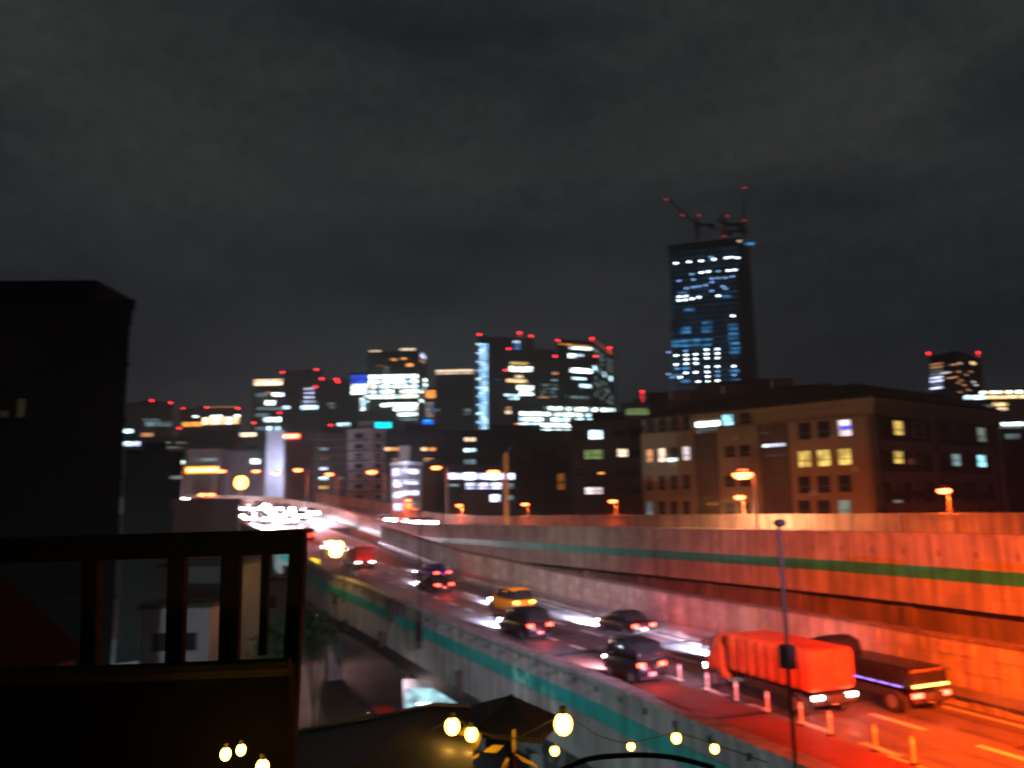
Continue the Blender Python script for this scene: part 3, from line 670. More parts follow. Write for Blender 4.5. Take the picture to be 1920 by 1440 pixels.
b = B('far office tower with many white rows and a flat dark top', [(690, 520), (784, 520), (802, 545)], 660, 40, 'black', cat='office tower')
b.row(692, 714, 659, 4, 3, 'peach', name='roof_lamp'); b.row(750, 779, 655, 4, 4, 'peach', name='roof_lamp'); b.win(793, 667, 11, 8, 'lav', 1); b.win(792, 677, 12, 5, 'tan', 1)
b.win(739, 674, 9, 4, 'orange'); b.win(757, 672, 9, 4, 'orange'); b.win(768, 684, 12, 6, 'orange'); b.row(705, 725, 686, 3, 3, 'brown')
for k in range(4): b.win(724, 690+k*4.2, 9, 2, 'dim')
for k, (x0, x1, sk_) in enumerate([(692, 783, .0), (692, 783, .03), (692, 783, .12), (692, 783, .12), (694, 783, .0)]):
    b.row(x0, x1, 706+k*9.3, 6.6, 14, 'white', gap=.10, skip=sk_, mats=['white', 'white', 'white', 'cool'] if k < 2 else ['white', 'white', 'warm', 'cool'])
for k in range(7): b.row(786, 801, 702+k*8.6, 5, 2, 'dim', 1, mats=['cool', 'dim', 'white'], skip=.3)
b.row(715, 782, 759, 7, 8, 'white', gap=.06); b.row(738, 782, 767, 6, 6, 'white'); b.row(746, 782, 777, 6, 5, 'white'); b.row(750, 782, 786, 5, 5, 'dim')
b = B('blue and white lit wing left of the many-rowed office tower', [(657, 515), (690, 515)], 701, 30, 'blue', roofbox=False)
for k in range(4): b.row(659, 690, 705+k*4.3, 3, 5, 'blue', gap=.15)
for k in range(4): b.row(659, 690, 722+k*5, 4, 4, 'lav', gap=.1, mats=['lav', 'white'])
for k in range(6): b.row(676, 692, 743+k*5, 3, 2, 'dim', mats=['white', 'cool', 'dim'])
b = B('narrow far block with an orange lit corner', [(797, 500), (818, 500)], 728, 30, 'charcoal', roofbox=False)
b.row(798, 816, 739, 15, 2, 'orange', gap=.05); [b.row(798, 813, 756+k*6, 4, 2, 'dim', mats=['steelblue', 'dim', 'tan']) for k in range(5)]; b.win(802, 792, 20, 9, 'blue'); b.win(802, 789, 10, 4, 'cyan')
b = B('plain black far tower under a band of peach light', [(817, 480), (889, 480)], 700, 50, 'black', roofbox=False)
b.row(817, 888, 697, 8, 8, 'crown', gap=.02, mats=['peach']); b.win(820, 769, 10, 4, 'greydim'); b.row(869, 882, 769, 5, 2, 'dim'); b.row(869, 881, 776, 4, 2, 'dim')
b = B('tall black far tower with a bright column of blue-white light', [(897, 460), (1000, 470)], 632, 60, 'black', 'skyscraper', cat='office tower')
for k in range(30): b.row(900 if k % 3 else 894, 914, 646+k*5.4, 3.2, 3, 'led', gap=.12, mats=['led', 'led', 'cool'])
b.red(899, 627); b.red(974, 624); b.red(996, 630); b.row(962, 975, 641, 4, 2, 'lav'); b.row(962, 975, 647, 4, 2, 'steelblue'); b.row(962, 975, 653, 4, 2, 'steelblue'); b.red(954, 654); b.win(933, 712, 9, 2, 'steelblue')
b.row(957, 990, 681, 5, 5, 'yellow', gap=.08); b.row(956, 998, 692, 9, 6, 'white', gap=.06); b.row(966, 980, 706, 5, 3, 'peach'); b.row(950, 988, 714, 6, 6, 'warm', gap=.1); b.row(970, 999, 727, 8, 5, 'white', gap=.1)
b.row(975, 999, 737, 8, 4, 'white', gap=.06); b.row(946, 975, 741, 4, 5, 'cool'); b.row(955, 972, 747, 4, 3, 'cool'); b.row(950, 973, 765, 5, 4, 'tan'); b.row(948, 972, 773, 6, 4, 'peach'); b.red(948, 694, 455)
b.row(955, 975, 799, 5, 3, 'tan'); b.row(948, 972, 807, 5, 4, 'warm'); b.row(942, 968, 813, 5, 4, 'greydim')
b = B('dark stepped far block between the two red-tipped towers', [(1000, 465), (1046, 470)], 658, 50, 'black')
b.win(1041, 700, 10, 5, 'tan'); b.win(1039, 713, 12, 4, 'dim'); [b.row(1014, 1045, 722+k*7, 4, 5, 'dim', skip=.3, mats=['dim', 'greydim']) for k in range(4)]; b.row(1010, 1030, 745, 3, 3, 'tan'); b.red(1041, 668, 455)
b = B('far corner tower with orange roof lamps and lit office floors', [(1045, 430), (1112, 440), (1150, 490)], 643, 40, 'black', 'skyscraper', cat='office tower')
b.row(1048, 1108, 647, 2.4, 12, 'orange', gap=.35, name='roof_lamp'); b.row(1068, 1110, 653, 5, 7, 'white', gap=.12); b.row(1115, 1148, 652, 8, 4, 'brown', 1, gap=.03); b.row(1112, 1122, 657, 5, 2, 'dim', 1)
b.win(1073, 667, 13, 8, 'white'); b.win(1088, 666, 10, 5, 'cool'); b.row(1070, 1110, 695, 8, 8, 'white', gap=.05); b.row(1112, 1148, 700, 9, 6, 'dim', 1, mats=['dim', 'cool', 'greydim']); b.row(1068, 1098, 710, 5, 6, 'cool', skip=.2)
b.row(1088, 1108, 724, 6, 3, 'cool'); b.row(1070, 1104, 745, 5, 7, 'dim'); [b.row(1114, 1149, 668+k*9, 6, 6, 'dim', 1, skip=.35, mats=['dim', 'greydim', 'dim']) for k in range(3)]; [b.row(1114, 1149, 718+k*10, 7, 6, 'dim', 1, skip=.3, mats=['dim', 'greydim']) for k in range(4)]
b.red(1046, 638, 430); b.red(1110, 634, 440); b.red(1143, 652, 470); b.red(1117, 668, 440)
b = B('long low far office block with five unbroken bright floors', [(958, 400), (1152, 420)], 760, 40, 'black', roofbox=False)
for x0, x1, y, n in [(1020, 1152, 767, 16), (975, 1140, 777, 20), (975, 1128, 787, 18), (972, 1076, 797, 12), (978, 1070, 808, 10)]:
    b.row(x0, x1, y, 6.6, n, 'white', gap=.10, skip=.02, mats=['white', 'white', 'white', 'cool'] if y > 790 else ['white', 'cool', 'white', 'dim'])
b.row(980, 1006, 817, 6, 3, 'warm'); b.row(1046, 1070, 817, 6, 3, 'warm', mats=['warm', 'yellow']); b.row(985, 1020, 827, 6, 4, 'yellow', skip=.2); b.win(1063, 828, 14, 6, 'peach'); b.win(971, 805, 9, 22, 'orange'); b.win(970, 826, 12, 8, 'orange'); b.win(1160, 778, 14, 7, 'greydim')
b = B('dark far block with a red lamp left of the blue tower', [(1165, 380), (1252, 380)], 757, 40, 'charcoal')
b.red(1204, 734); b.row(1174, 1218, 772, 12, 4, 'green', gap=.06)
# --- the tower under construction
b = B('very tall unfinished tower dotted with blue-white work lamps', [(1253, 420), (1386, 410), (1404, 416)], 448, 35, 'black', 'skyscraper', roofbox=False, cat='skyscraper', floor=4.5, ledges=True)
LIT['deep'] = glow('body_tint_glow', (.03, .30, .60), .045, .8, .12)
for k in range(26): b.row(1257, 1384, 470+k*10.2, 5.2, 3, 'deep', gap=.03, name='blue_tint_band')  # dim glowing bands added to tint the dark tower body blue
TOW = b; F4 = 400/FPX
def spark(x, y, m='spark', w=4, h=2): b.win(x, y, w, h, m, 1 if x > 1388 else 0, 'work_lamp', out=.3)
sc_ = 400/1371
pts = [(368, 527), (452, 518), (530, 512), (612, 502), (692, 493), (722, 488), (765, 492), (532, 587), (575, 580), (705, 574), (745, 570), (390, 742), (430, 738), (388, 766), (430, 762), (472, 755), (515, 745), (640, 736), (733, 865),
       (565, 1082), (635, 1078), (433, 1116), (495, 1112), (565, 1110), (635, 1106), (435, 1145), (495, 1142), (565, 1137), (635, 1136), (370, 1177), (435, 1172), (497, 1170), (568, 1192), (635, 1190), (370, 1120), (740, 1188),
       (432, 1232), (495, 1228), (570, 1226), (395, 1260), (572, 1255), (512, 1287), (572, 1287), (635, 1281), (400, 1360), (505, 1353), (568, 1352), (462, 1360)]
for x, y in pts: spark(1160+x*sc_, 340+y*sc_)
dims = [(470, 597), (595, 487), (640, 578), (685, 620), (600, 625), (600, 648), (670, 675), (686, 690), (437, 687), (480, 680), (515, 675), (560, 668), (598, 705), (640, 622), (730, 612), (388, 640), (480, 632), (320, 1098), (430, 1090), (320, 1240), (345, 1260),
        (375, 1204), (636, 1222), (636, 1250), (742, 1245), (742, 1350), (395, 1385)]
for x, y in dims: spark(1160+x*sc_, 340+y*sc_, 'sparkdim')
blues = [(430, 1025), (495, 1022), (565, 1018), (372, 1030), (430, 1055), (495, 1050), (565, 1048), (372, 1056), (735, 1010), (745, 1040), (750, 1070), (740, 980), (735, 950), (735, 922), (742, 1098), (742, 1218), (750, 1278), (430, 945), (430, 970), (565, 965), (565, 940), (570, 910),
         (690, 742), (410, 715), (455, 825), (840, 402), (430, 1200), (380, 1250), (590, 1350), (430, 1285)]
for x, y in blues: b.win(1160+x*sc_, 340+y*sc_, 15, 5, 'steelblue', 0, 'lit_opening')
b.win(1386, 452, 8, 3, 'peach', 1, 'work_lamp'); b.win(1396, 450, 8, 3, 'spark', 1, 'work_lamp')
zc = b.zt
def crane(x, ytop, yj, Y, jibx, jiby, label, lights):
    q = pd(x, ytop, Y); j = pd(jibx, jiby, Y); t = thing('tower_crane', label, 'crane', (q.x, q.y, zc+.7)); h = q.z-zc-.7
    mb = MB(); w = .9
    for sx in (-w, w):
        for sy in (-w, w): mb.bar((sx, sy, 0), (sx, sy, h), .18, 5)
    z = 0
    while z < h-1.8:
        for sy in (-w, w): mb.bar((-w, sy, z), (w, sy, z+1.8), .12, 4)
        for sx in (-w, w): mb.bar((sx, -w, z+1.8), (sx, w, z), .12, 4)
        z += 1.8
    obj('mast', mb, steel_dk, t)
    e = j-q; e.z += h; e = Vector((e.x, 0, j.z-zc-.7)); a0 = Vector((0, 0, h*.6))
    mb = MB().bar(a0+Vector((0, -.5, 0)), e, .2, 5).bar(a0+Vector((0, .5, 0)), e, .2, 5).bar(a0+Vector((0, 0, 1.2)), e+Vector((0, 0, .3)), .2, 5)
    for i in range(10):
        p0 = a0.lerp(e, i/10); p1 = a0.lerp(e, (i+1)/10); mb.bar(p0+Vector((0, -.4, 0)), p1+Vector((0, .4, 0)), .1, 4)
    obj('jib', mb, steel_dk, t)
    dr = -1 if e.x > 0 else 1
    obj('counterweight', MB().box((dr*5, 0, h*.6), (8, 2, .9)).box((dr*8, 0, h*.6-1), (2.4, 2.2, 2.4)), steel_dk, t)
    obj('operator_cab', MB().box((0, -1.8, h*.55), (2.2, 1.8, 2.4)), steel_dk, t)
    obj('hoist_cable', MB().bar((0, 0, h), e, .06, 4), steel_dk, t)
    for lx, ly in lights:
        p = pd(lx, ly, Y-1)-Vector((q.x, q.y, zc+.7)); obj('warning_light', MB().ball(p, .45, 8, 5, (1.6, 1, .8)), glow('crane_red', (1, .02, .02), 1.2), t)
crane(1305, 404, 0, 412, 1252, 374, 'left crane on the unfinished tower, its jib reaching far left', [(1249, 374), (1280, 403), (1310, 404)])
crane(1356, 402, 0, 414, 1343, 410, 'middle crane on the unfinished tower with bright red lamp', [(1356, 423), (1363, 405), (1357, 443)])
crane(1393, 410, 0, 430, 1396, 350, 'right crane on the unfinished tower with steep raised jib', [(1396, 352), (1395, 413)])
# --- right distance
b = B('far rounded tower with speckled lights at the right', [(1741, 420), (1795, 408), (1838, 430)], 662, 30, 'black', 'apartment_tower')
for k in range(8): b.win(1756, 682+k*6.5, 13, 3, ['tan', 'tan', 'greydim', 'dim', 'lav', 'lav', 'dim', 'lav'][k], 0)
for x, y in [(1773, 699), (1785, 708), (1798, 697), (1800, 681), (1792, 683), (1812, 703), (1802, 713), (1820, 697), (1797, 718), (1808, 722), (1830, 722), (1825, 716), (1816, 731), (1800, 735)]: b.win(x, y, 11, 2.6, random.choice(['tan', 'tan', 'rose']), 1 if x > 1795 else 0)
b.win(1824, 681, 18, 5, 'warm', 1); b.red(1741, 662, 415); b.red(1834, 661, 420)
b = B('bright long far block cut by the right edge of the view', [(1826, 300), (2010, 300)], 734, 40, 'blue', roofbox=False)
b.row(1838, 1925, 735, 5, 9, 'yellow', gap=.04, mats=['warm', 'yellow', 'white']); b.row(1808, 1848, 745, 7, 4, 'cool', gap=.03); b.row(1848, 1925, 744, 6, 8, 'warm', gap=.05); b.row(1860, 1890, 758, 6, 5, 'yellow', mats=['yellow', 'warm']); b.row(1825, 1860, 762, 5, 4, 'cool', mats=['cool', 'dim']); b.row(1870, 1888, 767, 5, 3, 'crown')
b.row(1878, 1925, 795, 6, 5, 'white', gap=.08); b.row(1872, 1925, 800, 5, 5, 'dim'); b.row(1885, 1925, 818, 9, 4, 'dim')

# --- middle distance
b = B('pinkish grey residential tower of two stacked bays', [(652, 190), (697, 188), (722, 190)], 808, 14, 'pink', 'apartment_tower', floor=3.0)
for k in range(7):
    b.win(673, 826+k*19, 36, 3.5, facade['grey'], 0, 'balcony', out=1.0); b.win(708, 826+k*19, 18, 3.5, facade['grey'], 1, 'balcony', out=1.0)
    b.win(673, 817+k*19, 16, 9, glass_dk, 0); b.win(709, 817+k*19, 8, 9, glass_dk, 1)
b = B('dark block with three orange lit windows right of the pinkish tower', [(722, 210), (862, 215)], 812, 16, 'charcoal')
b.row(720, 752, 842, 6, 3, 'orange', gap=.3, mats=['orange', 'warm']); b.row(788, 818, 842, 6, 2, 'orange', gap=.3, mats=['orange', 'warm']); b.win(803, 862, 16, 6, 'tan'); b.win(741, 862, 8, 5, 'tan')
for k in range(3): b.win(878, [824, 844, 865][k], 20, [6, 6, 9][k], ['peach', 'cyan', 'dim'][k], 0) if False else None
b = B('white lit stair tower with glowing open landings', [(734, 150), (762, 146), (790, 150)], 872, 8, 'pale', 'stair_tower', floor=3, roofbox=False)
for k in range(4): b.win(744+k*1, 885+k*22, 17, 13, 'lav', 0, 'landing_light'); b.win(770, 884+k*20 if k < 3 else 944, 22, 8, 'lav' if k < 3 else 'dim', 1, 'landing_light')
lamp('stair_fill', (px and pd(757, 850, 143)), 2500, (.7, .75, 1), None)  # fill light without a fixture, added to whiten the stair tower
b = B('slim pale pillar building rising behind the lit stair tower', [(748, 170), (768, 170)], 842, 6, 'white', 'annex_building', roofbox=False, ledges=False)
b = B('multi-storey parking deck with two bands of white light', [(838, 150), (968, 158)], 878, 22, 'charcoal', 'parking_garage', roofbox=False, cat='parking deck')
b.row(842, 964, 893, 11, 6, 'lav', gap=.04, name='deck_light'); b.row(838, 862, 910, 5, 1, 'dim'); b.row(872, 942, 911, 11, 3, 'lav', gap=.25, name='deck_light'); b.row(945, 964, 911, 9, 1, 'dim', name='deck_light'); b.row(918, 938, 934, 13, 1, 'lav', name='deck_light'); b.row(944, 964, 933, 8, 1, 'dim')
for x in (880, 925): b.win(x, 893, 16, 12, 'white', 0, 'deck_light', out=.12)
b = B('black block behind the parking deck with a lit stair', [(862, 230), (1075, 235)], 812, 20, 'black')
for k in range(3): b.row(870, 892, [824, 844, 866][k], [7, 6, 9][k], 2, ['peach', 'cool', 'dim'][k], gap=.3)
b = B('dark office block with a yellow-green window above the wall', [(1070, 120), (1208, 122)], 796, 14, 'charcoal')
b.win(1117, 815, 24, 16, 'cool', 0, frame=True); b.win(1113, 852, 34, 17, 'green', 0, frame=True); b.win(1167, 849, 18, 14, 'peach', 0, frame=True); b.win(1113, 920, 32, 12, 'rose', 0, frame=True); b.win(1127, 887, 10, 4, 'orange')
for x, y in [(1085, 815), (1160, 812), (1190, 812), (1190, 850), (1085, 885), (1165, 885), (1190, 885), (1165, 920), (1190, 920)]: b.win(x, y, 20, 15, glass_dk, 0)
b = B('dark low block between stair tower and parking deck', [(790, 180), (840, 180)], 880, 10, 'brown')
b = B('black block right of the parking deck', [(968, 140), (1072, 142)], 868, 14, 'black')
b.win(1052, 903, 12, 30, 'brown', 0)
b = B('dim balcony block left of the pinkish tower', [(588, 215), (656, 218)], 815, 16, 'brown', 'apartment_building', floor=3)
for k in range(6): b.win(607, [842, 878, 897, 914, 928, 860][k], 14, 5, ['dim', 'lav', 'cool', 'yellow', 'brown', 'brown'][k], 0)
for k in range(7): b.row(592, 652, 824+k*15, 2.5, 1, facade['grey'], name='balcony', gap=.05)
b.win(640, 897, 10, 5, 'greydim')
b = B('pale blue-white slab tower glowing above the jam', [(500, 200), (533, 200)], 812, 12, 'white', 'apartment_tower', floor=3.2, roofbox=False)
lamp('facade_fill', pd(512, 880, 192), 5000, (.62, .68, 1), None, 1)  # fixtureless fill added to brighten the pale slab
b = B('dark block with a red-orange rooftop sign, right of the pale slab', [(536, 230), (592, 232)], 832, 18, 'charcoal')
t = thing('rooftop_sign', 'oblong red and yellow glowing sign on a roof above the pale slab', 'sign', pd(543, 830, 228))
q = pd(543, 818, 228)-t.location; obj('sign_panel', MB().box((q.x, 0, q.z), (5.6, .4, 1.5)), glow('sign_red', (1, .05, .02), 4), t)
obj('sign_lettering', MB().box((q.x, -.23, q.z), (4.6, .05, .7)), glow('sign_gold', (1, .6, .2), 8, .6, 1.4), t); obj('leg', MB().bar((q.x-2, 0, 0), (q.x-2, 0, q.z), .1), steel, t); obj('leg', MB().bar((q.x+2, 0, 0), (q.x+2, 0, q.z), .1), steel, t)
t = thing('rooftop_sign', 'turquoise glowing sign above the pinkish tower', 'sign', pd(718, 808, 230))
q = pd(718, 797, 230)-t.location; obj('sign_panel', MB().box((q.x, 0, q.z), (4.6, .4, 1.7)), LIT['cyan'], t); obj('leg', MB().bar((q.x, 0, 0), (q.x, 0, q.z), .1), steel, t)
b = B('low grey-blue block with a lit window band over the yellow sign', [(352, 190), (415, 190)], 848, 14, 'grey', roofbox=False)
b.row(364, 408, 862, 6, 8, 'dim', gap=.35); b.win(340, 867, 11, 6, 'white'); b.win(316, 852, 12, 5, 'white')
t = thing('long_sign', 'long yellow and orange glowing sign beside the road', 'sign', pd(378, 900, 165))
q = pd(379, 881, 165)-t.location; obj('sign_panel', MB().box((q.x, 0, q.z), (6.6, .35, 1.4)), glow('sign_orange', (1, .28, .01), 3), t, bevel=.05)
obj('sign_tube', MB().box((q.x+.1, -.2, q.z), (6.0, .06, .65)), glow('sign_yellow', (1, .85, .2), 7, .5, .6), t)
obj('leg', MB().bar((q.x-2.5, 0, -8), (q.x-2.5, 0, q.z), .12), steel, t); obj('leg', MB().bar((q.x+2.5, 0, -8), (q.x+2.5, 0, q.z), .12), steel, t)
p = pd(452, 905, 160); t = thing('advertising_globe', 'big glowing yellow-white lantern sign left of the jam', 'sign', (p.x, p.y, 0))
obj('pole', MB().bar((0, 0, 0), (0, 0, p.z-1), .14), steel, t); obj('lantern', MB().ball((0, 0, p.z), 1.25, 14, 9, (.95, .95, 1.1)), glow('lantern', (1, .30, .05), 12), t, smooth=True); lamp('lantern_glow', (0, -1.8, p.z), 2500, ORG, t)
b = B('dark block behind the yellow lantern sign', [(415, 200), (500, 205)], 850, 16, 'charcoal'); b.win(479, 865, 14, 9, 'white')
b = B('blue-grey flat annex wall right above the railing', [(325, 72), (448, 78)], 950, 10, 'slate', 'annex_building', roofbox=False)
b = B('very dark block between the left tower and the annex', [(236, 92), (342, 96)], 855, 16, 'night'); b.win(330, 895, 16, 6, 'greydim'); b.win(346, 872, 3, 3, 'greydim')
b = B('dim grey block above the long yellow sign, far', [(300, 300), (500, 310)], 822, 20, 'charcoal')
for k in range(3): b.row(310, 350, 830+k*9, 3, 4, 'greydim', skip=.5)

# --- the tan apartment building at the right
zE = pd(1635, 757, 85).z
b = B('tan corner apartment block with orange lamp light on its front', [(1207, 103), (1637, 85), (1868, 102)], 757, 14, 'tan', 'apartment_building', roofbox=False, ledges=False, floor=3.3, cat='apartment block')
APT = b
# dark roof with a raised hipped storey
c = b.c; ctr = b.ctr
def inset(k, z): return [Vector((ctr.x+(p.x-ctr.x)*k, ctr.y+(p.y-ctr.y)*k, z)) for p in b.poly]
wobj('roof', MB().loft([inset(1.02, zE+.72), inset(1.02, zE+.95), inset(.72, zE+3.0), inset(.70, zE+3.1)]), facade['black'], b.t)
wobj('cornice', MB().loft([inset(1.015, zE-1.2), inset(1.015, zE-.9)]), surf('cornice', (.2, .15, .1), .8), b.t)
z0 = 8
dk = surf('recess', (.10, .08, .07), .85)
# recessed balcony bays: dark rear panels framed by projecting piers
def pier(x0, x1, f=0, y=860, out=.45, mat='tan'):
    q0, e, nn = b.hit(x0, y, f); q1, _, _ = b.hit(x1, y, f); m_ = (q0+q1)/2; m_.z = (zE-1.25)/2
    wobj('wall_pier', MB().box(m_+nn*out/2, ((q1-q0).length, out, zE-1.25), (e, nn, (0, 0, 1))), facade[mat], b.t)
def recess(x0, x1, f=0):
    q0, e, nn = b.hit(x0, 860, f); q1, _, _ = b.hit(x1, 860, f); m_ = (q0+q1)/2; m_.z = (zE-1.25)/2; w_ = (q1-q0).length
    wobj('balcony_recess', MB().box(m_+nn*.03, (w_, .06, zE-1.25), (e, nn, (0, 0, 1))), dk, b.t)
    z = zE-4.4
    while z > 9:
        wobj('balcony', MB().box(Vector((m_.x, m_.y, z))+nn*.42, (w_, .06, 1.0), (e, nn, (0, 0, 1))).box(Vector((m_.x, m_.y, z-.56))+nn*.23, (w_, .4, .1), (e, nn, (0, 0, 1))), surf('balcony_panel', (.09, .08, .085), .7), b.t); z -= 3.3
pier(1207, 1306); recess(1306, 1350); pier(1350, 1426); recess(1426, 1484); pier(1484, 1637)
dk = surf('unlit_side_recess', (.03, .026, .022), .9, spec=.1); recess(1637, 1868, 1)  # darker copy for the right face, its lack of light put into colour
for x in (1642, 1752, 1862): pier(x-4, x+4, 1, out=.5, mat='charcoal')  # piers darkened too, the unlit side put into their colour
def row_y(xr, yr, x, f=0):
    q, e, nn = b.hit(xr, yr, f); p, _, _ = b.hit(x, yr, f); return px((p.x, p.y, q.z))[1]
rows = [797, 852, 903, 950]
lit = {(0, 1486+26): None}
for ri, yr in enumerate(rows):
    for x in (1222, 1245, 1268, 1291): 
        m_ = {(1, 1222): 'tan', (1, 1245): 'peach', (1, 1291): 'rose', (3, 1222): 'dim'}.get((ri, x), glass_dk)
        b.win(x, row_y(1207, yr+4, x), 10, 25, m_, 0, frame=True, out=.5)
    for x in (1372, 1400):
        m_ = {(0, 1372): 'sky'}.get((ri, x), glass_dk)
        b.win(x-4 if m_ == 'sky' else x, row_y(1207, yr+6, x), 15, 20, m_, 0, frame=True, out=.5)
    for x in (1512, 1548, 1587):
        m_ = {(1, 1512): 'yellow', (1, 1548): 'yellow', (1, 1587): 'yellow', (0, 1587): 'rose', (3, 1587): 'greydim'}.get((ri, x), glass_dk)
        b.win(x, row_y(1637, yr+2, x), 17, 30, m_, 0, frame=True, out=.5)
    for x in (1682, 1720, 1790, 1838):
        m_ = {(0, 1682): 'yellow', (1, 1682): 'yellow', (0, 1838): 'greydim', (1, 1790): 'dim', (1, 1838): 'sky', (3, 1682): 'greydim'}.get((ri, x), glass_dk)
        b.win(x, row_y(1637, yr+2, x, 1), 26, 26, m_, 1, frame=True, out=.12)
b.win(1588, 802, 16, 6, 'blue', 0, 'window_lamp', out=.6); b.win(1285, 862, 1, 1, 'white', 0)
b.win(1265, 862, 13, 6, 'white', 0, 'window_lamp', out=.7)
b.row(1306, 1348, 795, 9, 5, 'cool', gap=.12, mats=['white']); b.row(1306, 1346, 806, 12, 4, 'sky', gap=.2, mats=['dim', 'sky']); b.row(1432, 1472, 835, 6, 5, 'lav', gap=.2, mats=['white', 'lav']); b.row(1428, 1474, 848, 14, 5, 'dim', gap=.25, mats=['dim', 'lav'])
b.win(1330, 934, 12, 4, 'orange', 0); b.win(1336, 945, 18, 4, 'orange', 0); b.row(1424, 1488, 767, 3, 5, 'tan', name='eave_lamp', gap=.2); b.win(1592, 758, 14, 5, 'warm', 0, 'eave_lamp'); b.win(1271, 777, 12, 3, 'orange', 0, 'eave_lamp')
b.row(1425, 1440, 812, 1, 1, 'dim')
for x in (1309, 1347, 1429, 1481, 1632):
    q_, e, nn = b.hit(x, 860, 0); wobj('drainpipe', MB().bar(Vector((q_.x, q_.y, 2))+nn*.55, Vector((q_.x, q_.y, zE-1.3))+nn*.55, .06, 6), steel_dk, b.t)
for x, y in [(1233, 868), (1280, 815), (1386, 822), (1386, 925), (1530, 925), (1568, 822), (1606, 880), (1700, 866), (1760, 915)]:
    f_ = 1 if x > 1637 else 0; q_, e, nn = b.hit(x, y, f_); wobj('air_conditioner', MB().box(q_+nn*.65, (.8, .3, .6), (e, nn, (0, 0, 1))), surf('ac_casing', (.35, .34, .32), .6), b.t)
for k, u in enumerate((.25, .5, .72)):
    p_ = b.c[0].lerp(b.c[1], u)+(b.poly[3]-b.poly[2])*-.25; wobj('roof_unit', MB().box((p_.x, p_.y+5, zE+3.4), (2.2, 1.6, 1.0)), steel_dk, b.t)

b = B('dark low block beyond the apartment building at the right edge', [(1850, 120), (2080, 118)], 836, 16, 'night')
b = B('dark flat block behind the apartment building, a dim glowing strip for light on its rim', [(1215, 200), (1560, 190)], 742, 14, 'charcoal'); b.red(1482, 716, 185); b.win(1540, 742, 44, 3, 'greydim')  # dim glowing strip stands in for light along the roof rim

# ------------------------------------------------------------------ hill of dark trees behind, street trees
leaf = surf('foliage', (.045, .075, .03), .8, .5, 1.2, bump=0); bark = surf('bark', (.08, .06, .04), .9, .4, 3)
def tree(x, ytop, Y, rad, label, n=900, zb=0, lf=.35):
    top = pd(x, ytop, Y); h = top.z-zb; t = thing('leafy_tree', label, 'tree', (top.x, top.y, zb), 0, 'trees by the road')
    mb = MB().bar((0, 0, 0), (0, 0, h*.5), rad*.09, 8, rad*.05)
    cs = []
    for i in range(7):
        a = random.uniform(0, 6.28); c_ = Vector((math.cos(a)*rad*.55, math.sin(a)*rad*.55, h-rad*random.uniform(.35, 1.3))); cs.append((c_, rad*random.uniform(.35, .6)))
        mb.bar((0, 0, h*.45), c_, rad*.04, 5, rad*.015)
    obj('trunk', mb, bark, t); mb = MB()
    for i in range(n):
        c_, r_ = random.choice(cs); v = Vector([random.gauss(0, 1) for _ in range(3)]).normalized()*r_*random.uniform(.5, 1.1); p = c_+v
        u = Vector([random.gauss(0, 1) for _ in range(3)]).normalized(); w_ = u.orthogonal().normalized(); s_ = lf*random.uniform(.6, 1.2)
        mb.add([p-u*s_, p+w_*s_*.5, p+u*s_, p-w_*s_*.5], [(0, 1, 2, 3)])
    obj('crown', mb, leaf, t); return t
tree(592, 1150, 48, 1.5, 'small green lit street tree just right of the railing end', 900, 0, .25)
tree(540, 1135, 50, 2.0, 'street tree behind the railing bars, lit turquoise', 900, 0, .25)
tree(385, 820, 260, 12, 'dark round tree crown above the annex, left of two', 900, 0, 1.4)
tree(445, 835, 250, 11, 'dark round tree crown above the annex, right of two', 900, 0, 1.4)
#tree(300, 1120, 40, 3, 'dark street tree behind the railing, furthest left', 700, 0, .3)

# ------------------------------------------------------------------ the street below
sd = tag(obj('side_street', MB().add([(-60, 4, .02), (6, 4, .02), (-30, 110, .02), (-75, 110, .02)], [(0, 1, 2, 3)]), surf('wet_street', (.10, .10, .10), .5, .5, .2)), kind='structure')
q = pd(822, 1302, 57)
t = thing('shop_front', 'small shop front glowing pale cyan under the road', 'kiosk', (q.x+.3, 57.2, 0), R(-6))
obj('wall', MB().box((0, 1.6, 2.3), (5.6, 3, 4.6)), facade['pale'], t)
obj('shop_window', MB().box((-.2, .04, 2.4), (4.8, .1, 3.2)), glow('shop_light', (.45, .8, .9), .8, .6, 1.2), t)
obj('tube_lamp', MB().box((-1.0, -.05, 3.0), (1.6, .08, .14)), LIT['white'], t)
obj('door', MB().box((2.0, -.03, 1.1), (.9, .08, 2.2)), facade['grey'], t)
q = pd(708, 1330, 60)
t = car('dark red parked van in the side street under the road', carpaint('dark_red', (.45, .02, .02)), 'van', 'off', 0, (q.x, 62, .03), R(110), cat='van')
lamp('under_road_fill', (q.x+2, 57, 4.2), 60, (1, .8, .75), None, .3)  # fill added under the road, no fixture hangs here
